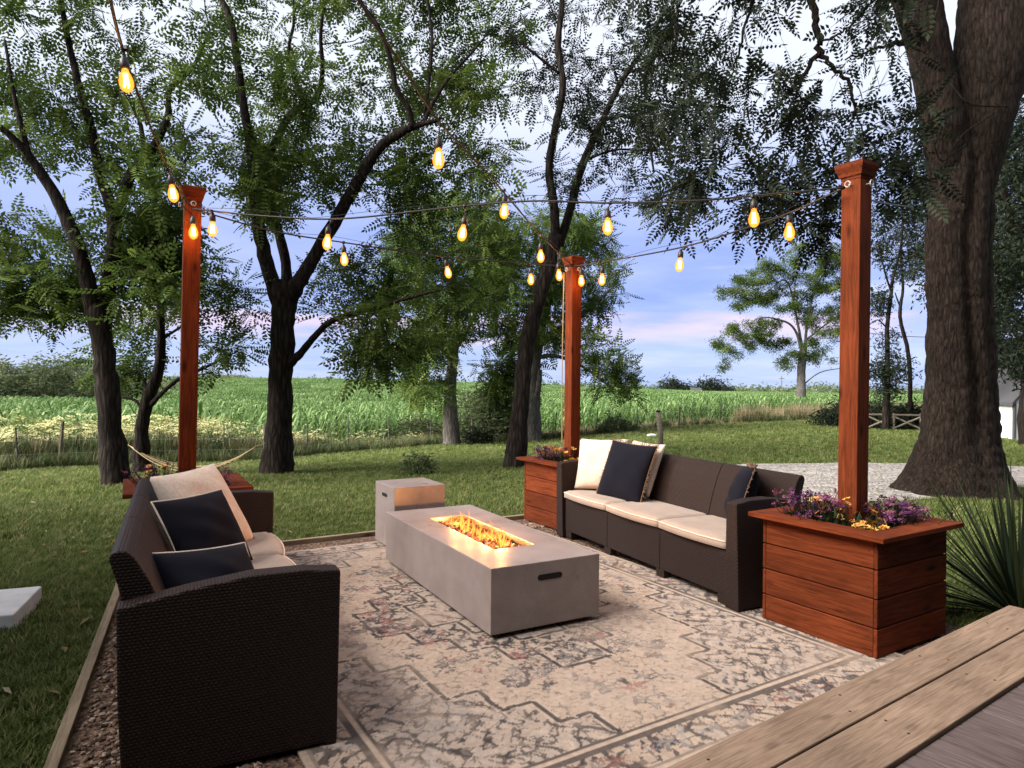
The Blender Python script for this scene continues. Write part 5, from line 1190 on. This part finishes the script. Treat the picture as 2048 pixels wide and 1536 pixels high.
pillow('large cream pillow leaning at far end of the left sofa', on(LS0, ls_d, ls_b, LL - .44, .40, .625), Lf * .85 - Ld * .75 + UP * .72, UP + .05 * Ld - .10 * Lf, .52, .085, M['cream'], None)
pillow('navy pillow with cream piping standing in front of the large cream pillow', on(LS0, ls_d, ls_b, LL - .88, .41, .585), Lf * .75 - Ld * .85 + UP * .72, UP + .0 * Lf, .43, .075, M['navy'], M['piping'])
pillow('navy pillow with cream piping tucked behind the near arm of the left sofa', on(LS0, ls_d, ls_b, .44, .40, .475), Lf * .62 - Ld * .85 + UP * .85, UP + .12 * Lf, .45, .085, M['navy'], M['piping'])

# ------------------------------------------------------------------ fire table and side table
def fire_table():
    o = np.array([-.101, 3.489]); yaw = R(118.9); d = np.array([math.cos(yaw), math.sin(yaw)]); b = np.array([d[1], -d[0]]); Ln, W, zt, zb = 1.72, .697, .378, .028
    root = thing('fire_table', 'grey concrete fire table with burning trough on the rug', 'fire table', (*(o + d * Ln), 0), yaw + math.pi)   # local x towards camera, y: left-hand side of that
    # local frame: x = -d (0 far .. Ln near), y = -b?  right-handed: x=-d, y = rot90(x)
    yv = np.array([d[1], -d[0]])                                # rot90 of -d  = (d.y, -d.x) = b
    ox0, ox1, oy0, oy1 = .36, 1.36, .205, .475; dp = .07
    bx = MB(); V = [(0, 0), (Ln, 0), (Ln, W), (0, W)]; I = [(ox0, oy0), (ox1, oy0), (ox1, oy1), (ox0, oy1)]
    vs = [(x, y, zb) for x, y in V] + [(x, y, zt) for x, y in V] + [(x, y, zt) for x, y in I] + [(x, y, zt - dp) for x, y in I]
    fc = [(3, 2, 1, 0)] + [(i, (i + 1) % 4, 4 + (i + 1) % 4, 4 + i) for i in range(4)] + [(4 + i, 4 + (i + 1) % 4, 8 + (i + 1) % 4, 8 + i) for i in range(4)] + [(8 + i, 8 + (i + 1) % 4, 12 + (i + 1) % 4, 12 + i) for i in range(4)] + [(12, 13, 14, 15)]
    bx.add(vs, fc).build('body', M['concrete'], root, bevel=.0035)
    MB().box(.09, Ln - .09, .09, W - .09, 0, zb + .004).build('plinth', M['black'], root)
    for x in (-.0015, Ln + .0015):
        pts = [(.055 * math.cos(a) + (.045 if math.cos(a) > 0 else -.045) - .0, .013 * math.sin(a) + 0) for a in np.linspace(0, 6.283, 21)[:-1]]; pts = [((.062 if c >= 0 else -.062) + .016 * math.cos(a), .016 * math.sin(a)) for a in np.linspace(0, 6.283, 25)[:-1] for c in [math.cos(a)]]
        MB().prism([(W * .5 + .015 + y, zt - .085 + z) for y, z in pts], x - .001, x + .001, 'x').build('handle_slot', M['black'], root)
    zf = zt - dp
    mb = MB()
    for x0, x1, y0, y1 in ((ox0 + .004, ox1 - .004, oy0 + .003, oy0 + .006), (ox0 + .004, ox1 - .004, oy1 - .006, oy1 - .003), (ox0 + .003, ox0 + .006, oy0 + .007, oy1 - .007), (ox1 - .006, ox1 - .003, oy0 + .007, oy1 - .007)): MB().box(x0, x1, y0, y1, zf + .001, zt - .004).build('tray_wall', M['steel'], root)
    lm, nt, bb = mat('lava_rock', (.06, .03, .022), .9, .2); oi = N(nt, 'ShaderNodeObjectInfo'); c = ramp(nt, oi.outputs['Random'], [(0, (.006, .004, .003)), (.5, (.03, .013, .009)), (.85, (.07, .028, .018)), (1, (.14, .09, .09))]); L(nt, c.outputs[0], bb.inputs['Base Color']); bump(nt, bb, noise(nt, coords(nt), 60, 4), .8, .01)
    rocks = []
    for k in range(4):
        bm = bmesh.new(); bmesh.ops.create_icosphere(bm, subdivisions=2, radius=.022)
        for v in bm.verts: v.co *= random.uniform(.78, 1.18)
        me = bpy.data.meshes.new('lava_rock'); bm.to_mesh(me); bm.free(); me.materials.append(lm); rocks.append(me)
    for k in range(230):
        x = random.uniform(ox0 + .03, ox1 - .03); y = random.uniform(oy0 + .028, oy1 - .028); r_ = obj('lava_rock', rocks[k % 4], None, root); s = random.uniform(.65, 1.15); r_.location = (x, y, zf + .014 + random.random() * .022); r_.rotation_euler = (random.random() * 6, random.random() * 6, random.random() * 6); r_.scale = (s, s, s * .85)
    fm = bpy.data.materials.new('flame'); fm.use_nodes = True; nt = fm.node_tree; nt.nodes.clear(); ou = N(nt, 'ShaderNodeOutputMaterial'); at = N(nt, 'ShaderNodeAttribute', attribute_name='heat')
    lw = N(nt, 'ShaderNodeLayerWeight', i_Blend=.35)
    cr = ramp(nt, at.outputs['Fac'], [(0, (1.0, .14, .02)), (.25, (1.0, .36, .06)), (.5, (1.0, .68, .26)), (.8, (1.0, .42, .09)), (1, (1, .18, .02))]); em = N(nt, 'ShaderNodeEmission'); L(nt, cr.outputs[0], em.inputs[0]); L(nt, math_(nt, 'ADD', math_(nt, 'MULTIPLY', math_(nt, 'SUBTRACT', 1.0, lw.outputs['Facing']), 1.6), .12), em.inputs[1])
    tr = N(nt, 'ShaderNodeBsdfTransparent'); ms = N(nt, 'ShaderNodeMixShader'); L(nt, math_(nt, 'MULTIPLY', lw.outputs['Facing'], .95), ms.inputs[0]); L(nt, em.outputs[0], ms.inputs[1]); L(nt, tr.outputs[0], ms.inputs[2]); L(nt, ms.outputs[0], ou.inputs[0]); fm.cycles.emission_sampling = 'NONE'
    def flame_mesh(h, r0):
        n, s = 13, 8; V = []; heat = []; a0, a1 = random.random() * 6, random.random() * 6; amp = random.uniform(.25, .6) * h * .3; tw = random.uniform(-.3, .3) * h
        for i in range(n):
            t = i / (n - 1); r_ = r0 * (math.sin(math.pi * min(1, t * .85 + .22)) ** .9) * (1 - t) ** .35 + .0006; cx_ = amp * math.sin(t * 4.5 + a0) * t + tw * t; cy_ = amp * .6 * math.sin(t * 5 + a1) * t
            for k in range(s): V.append((cx_ + r_ * math.cos(k * 2 * math.pi / s) * 1.15, cy_ + r_ * math.sin(k * 2 * math.pi / s) * .8, h * t)); heat.append(t)
        idx = np.arange(n * s).reshape(n, s); Q = np.stack([idx[:-1], np.roll(idx, -1, 1)[:-1], np.roll(idx, -1, 1)[1:], idx[1:]], -1).reshape(-1, 4); return np_mesh('flame', V, Q, True, {'heat': heat})
    fl = [flame_mesh(random.uniform(.05, .115), random.uniform(.0045, .0095)) for _ in range(9)]
    for k in range(46):
        x = ox0 + .10 + (ox1 - ox0 - .2) * (k + random.random()) / 46; y = (oy0 + oy1) / 2 + random.gauss(.0, .03); f = obj('flame', fl[k % 9], fm, root); f.location = (x, y, zf + .028); f.rotation_euler = (random.gauss(0, .25), random.gauss(0, .25), random.random() * 6.28); s = random.uniform(.65, 1.2); f.scale = (s, s, s * random.uniform(.75, 1.15))
    for k in range(4):
        l = bpy.data.lights.new('flame_light', 'POINT'); l.energy = FIRE_W; l.color = (1, .42, .12); l.shadow_soft_size = .03; lo = bpy.data.objects.new('flame_light', l); link(lo, root); lo.location = (ox0 + .16 + k * .227, (oy0 + oy1) / 2, zf + .085)
FIRE_W, BULB_W = 4.5, 3.0
fire_table()
def side_table():
    o = np.array([-.915, 5.257]); yaw = R(120.6); d = np.array([math.cos(yaw), math.sin(yaw)]); root = thing('side_table', 'square grey concrete side table behind the fire table', 'table', (*(o + d * .45), 0), yaw + math.pi)
    MB().box(0, .45, 0, .435, .02, .515, .004).build('body', M['concrete'], root); MB().box(.04, .41, .04, .395, 0, .024).build('plinth', M['black'], root)
    pts = [((.045 if math.cos(a) >= 0 else -.045) + .014 * math.cos(a), .014 * math.sin(a)) for a in np.linspace(0, 6.283, 25)[:-1]]
    for y in (-.0015, .4365): MB().prism([(.225 + x, .43 + z) for x, z in pts], y - .001, y + .001, 'y').build('handle_slot', M['black'], root)
side_table()

# ------------------------------------------------------------------ string lights
def string_lights():
    gm = bpy.data.materials.new('amber_bulb_glass'); gm.use_nodes = True; nt = gm.node_tree; nt.nodes.clear(); ou = N(nt, 'ShaderNodeOutputMaterial'); lw = N(nt, 'ShaderNodeLayerWeight', i_Blend=.4)
    em = N(nt, 'ShaderNodeEmission', i_Strength=.75); cr = ramp(nt, lw.outputs['Facing'], [(0, (1, .40, .055)), (.5, (1, .30, .03)), (1, (1, .19, .012))]); L(nt, cr.outputs[0], em.inputs[0]); tr = N(nt, 'ShaderNodeBsdfTransparent'); tr.inputs[0].default_value = (1, .8, .5, 1); ad = N(nt, 'ShaderNodeMixShader'); L(nt, ramp(nt, lw.outputs['Facing'], [(0, (.45, .45, .45)), (1, (.9, .9, .9))]).outputs[0], ad.inputs[0]); L(nt, tr.outputs[0], ad.inputs[1]); L(nt, em.outputs[0], ad.inputs[2]); L(nt, ad.outputs[0], ou.inputs[0]); gm.cycles.emission_sampling = 'NONE'
    fm = bpy.data.materials.new('glowing_filament'); fm.use_nodes = True; b = fm.node_tree.nodes['Principled BSDF']; b.inputs['Emission Color'].default_value = (1, .78, .36, 1); b.inputs['Emission Strength'].default_value = 4.5; fm.cycles.emission_sampling = 'NONE'
    sock = MB().lathe([(.0, .0), (.009, .0), (.012, -.012), (.019, -.02), (.021, -.05), (.018, -.062), (.0, -.062)], 12).mesh('socket', True)
    glass = MB().lathe([(.013, -.062), (.016, -.074), (.026, -.098), (.031, -.118), (.030, -.136), (.022, -.155), (.010, -.165), (.0005, -.167)], 14).mesh('bulb', True)
    fila = MB()
    for k in range(4):
        a = k * math.pi / 2; fila.tube([(.007 * math.cos(a), .007 * math.sin(a), -.082), (.012 * math.cos(a + .3), .012 * math.sin(a + .3), -.142)], .0042, 5)
    fila = fila.mesh('filament'); plug = MB().lathe([(0, .012), (.011, .010), (.013, -.006), (.006, -.014), (0, -.014)], 8).mesh('plug')
    def strand(label, pts, bulbs):
        """pts: world points of the cable; bulbs: (fraction index position, drop, tilt)"""
        root = thing('string_light', label, 'string light', tuple(map(float, pts[0])), 0, 'string light strands'); B = np.array(pts[0]); c = catmull(pts, 14)
        MB().tube(c - B, .0062, 5).build('cable', M['cable'], root, smooth=True); g = c.copy(); t = np.linspace(0, 1, len(g)); g[:, 2] += .03 * np.abs(np.sin(t * math.pi * max(2, len(bulbs)))) + .006; MB().tube(g - B, .0016, 4).build('guide_wire', M['cable'], root)
        for (px, py, Y, drop) in bulbs:
            p = P(px, py, Y) + (0, 0, .115 + drop) - B        # top of drop = on the cable; bulb centre at the named place
            k = int(np.argmin(np.linalg.norm(c - B - p, axis=1))); hang = c[k] - B
            s = obj('socket', sock, M['socket'], root); top = p - (0, 0, drop); s.location = top; s.rotation_euler = (random.gauss(0, .09), random.gauss(0, .09), random.random() * 6)
            MB().tube([hang - top, (hang - top) * .5 + rng.normal(0, .004, 3), (0, 0, -.002)], .0038, 5).build('drop_cord', M['cable'], s); pl = obj('connector', plug, M['socket'], s); pl.location = hang - top
            obj('bulb', glass, gm, s); obj('filament', fila, fm, s)
            l = bpy.data.lights.new('bulb_light', 'POINT'); l.energy = BULB_W; l.color = (1, .46, .17); l.shadow_soft_size = .02; lo = bpy.data.objects.new('bulb_light', l); link(lo, s); lo.location = (0, 0, -.115)
    HL = P(385, 418, 4.72); HM = P(1146, 533, 6.44); HR = P(1690, 375, 3.70)
    strand('strand of bulbs running from the left post up towards the upper left corner', [HL + (-.02, 0, .02), P(340, 345, 4.15), P(290, 225, 3.5), P(241, 85, 3.0), P(215, -30, 2.7), P(190, -200, 2.3)], [(340, 387, 4.1, .03), (247, 163, 3.05, .06)])
    strand('strand of bulbs from the middle post up to the top edge, left of centre', [HM, P(1081, 470, 5.6), P(1005, 382, 4.6), P(935, 305, 4.0), P(872, 236, 3.5), P(790, 110, 3.0), P(700, -25, 2.6)], [(1116, 551, 6.05, .04), (1081, 513, 5.55, .05), (1009, 423, 4.6, .03), (877, 318, 3.5, .08)])
    strand('sagging strand from left post to middle post, lower line of bulbs', [HL, P(545, 462, 5.1), P(687, 485, 5.4), P(891, 514, 5.95), P(1061, 528, 6.3), HM], [(386, 465, 4.66, .06), (687, 519, 5.4, .03), (891, 545, 5.95, .02), (1061, 559, 6.3, .02)])
    strand('strand of bulbs from the middle post to the right post', [HM, P(1205, 524, 6.0), P(1357, 496, 5.0), P(1480, 460, 4.45), P(1573, 428, 4.05), HR], [(1162, 562, 6.35, .03), (1205, 559, 5.95, .02), (1362, 530, 5.0, .03), (1577, 465, 4.05, .03)])
    strand('long strand crossing from the left post to the right post, upper line of bulbs', [HL, P(540, 433, 4.62), P(690, 437, 4.5), P(927, 412, 4.35), P(1070, 402, 4.22), P(1210, 406, 4.1), P(1380, 402, 3.95), P(1505, 392, 3.85), HR], [(425, 458, 4.7, .03), (657, 485, 4.55, .06), (930, 467, 4.35, .07), (1215, 455, 4.1, .06), (1507, 437, 3.85, .04)])
    # bare guy rope beside the middle post and wires trailing off the right post
    p = [P(1128, 545, 6.36), P(1126, 640, 6.37), P(1124, 760, 6.38), P(1124, 885, 6.40)]; tag(MB().tube(catmull(p, 6), .0055, 5).build('hanging_cord', M['rope']), 'brown cord hanging down beside the middle post', 'cord')
    p = [P(1732, 398, 3.8), P(1780, 408, 4.6), P(1825, 414, 5.6)]; tag(MB().tube(catmull(p, 6), .006, 5).build('guy_wire', M['cable']), 'short dark wire running from right post towards the massive tree', 'wire')
string_lights()

# ------------------------------------------------------------------ hammock, slabs, yucca
def hammock():
    a = P(262, 893, T1C[1] - .1); b = P(512, 893, T2B[1] - .3); root = thing('hammock', 'tan rope hammock slung between two trees behind the left post', 'hammock', tuple(map(float, a)))
    t = np.linspace(0, 1, 29); sag = .42
    for k, (dx, dz) in enumerate(((0, 0), (.05, .035), (-.05, .02), (.1, -.02), (.02, -.035))):
        c = a + (b - a) * t[:, None]; c[:, 2] -= sag * 4 * t * (1 - t) + dz * np.sin(t * math.pi); c[:, 1] += dx * 3 * np.sin(t * math.pi); MB().tube(c - a, .009, 5).build('rope', M['rope'], root, smooth=True)
    for k in range(5, 24):
        c = a + (b - a) * t[k]; c[2] -= sag * 4 * t[k] * (1 - t[k]); w = math.sin(t[k] * math.pi); MB().tube(np.array([c + (0, -.15 * w, -.02), c + (0, .08, -.05 * w), c + (0, .3 * w, -.0)]) - a, .005, 4).build('cross_rope', M['rope'], root)
    for e, s in ((a, -1), (b, 1)): MB().tube([e - a, e - a + (s * .14, .05, .06)], .008, 5).build('tie_rope', M['rope'], root)
hammock()
def slabs():
    ang = R(-68.5)
    for i, (x, y, ln, w, lab, dz) in enumerate([(-2.885, 4.12, .54, 1.0, 'pale concrete slab lying on the lawn at the left edge, far one', 0), (-2.76, 3.52, .56, 1.0, 'nearer pale concrete slab at the left edge of the lawn', -.012)]):
        o = MB().box(0, ln, -w, 0, -.03, .075, .008).build('concrete_slab', M['slab']); o.location = (x, y, dz); o.rotation_euler = (0, 0, ang); tag(o, lab, 'slab', 'concrete slabs on the lawn')
slabs()
def yucca():
    c = np.array([3.08, 4.02, -.03]); root = thing('yucca_plant', 'dark spiky yucca beside the deck corner at right', 'plant', tuple(map(float, c))); rg = random.Random(4)
    for k in range(190):
        a = rg.random() * 6.28; el = R(rg.uniform(8, 86)); ln = rg.uniform(.6, 1.0); d = np.array([math.cos(a) * math.cos(el), math.sin(a) * math.cos(el), math.sin(el)]); s = np.array([-math.sin(a), math.cos(a), 0]); V = []
        for i in range(6):
            t = i / 5; p = d * ln * t + np.array([0, 0, -.10 * t * t * math.cos(el)]) + np.array([math.cos(a), math.sin(a), 0]) * .04; wv = .010 * (1 - t ** 2.2) * (.6 + .8 * min(1, t * 4)) + .0005; V += [p - s * wv, p + np.array([0, 0, -.006]), p + s * wv]
        Fc = [(3 * i + j, 3 * i + j + 1, 3 * i + j + 4, 3 * i + j + 3) for i in range(5) for j in range(2)]; me = MB().add(V, Fc).mesh('leaf', True, fix=False); at = me.attributes.new('rnd', 'FLOAT', 'POINT'); at.data.foreach_set('value', np.full(len(V), rg.random(), np.float32)); obj('leaf', me, M['yucca'], root)
    MB().lathe([(.05, -.05), (.06, .05), (.03, .12), (0, .14)], 8).build('stem', M['bark'], root)
yucca()
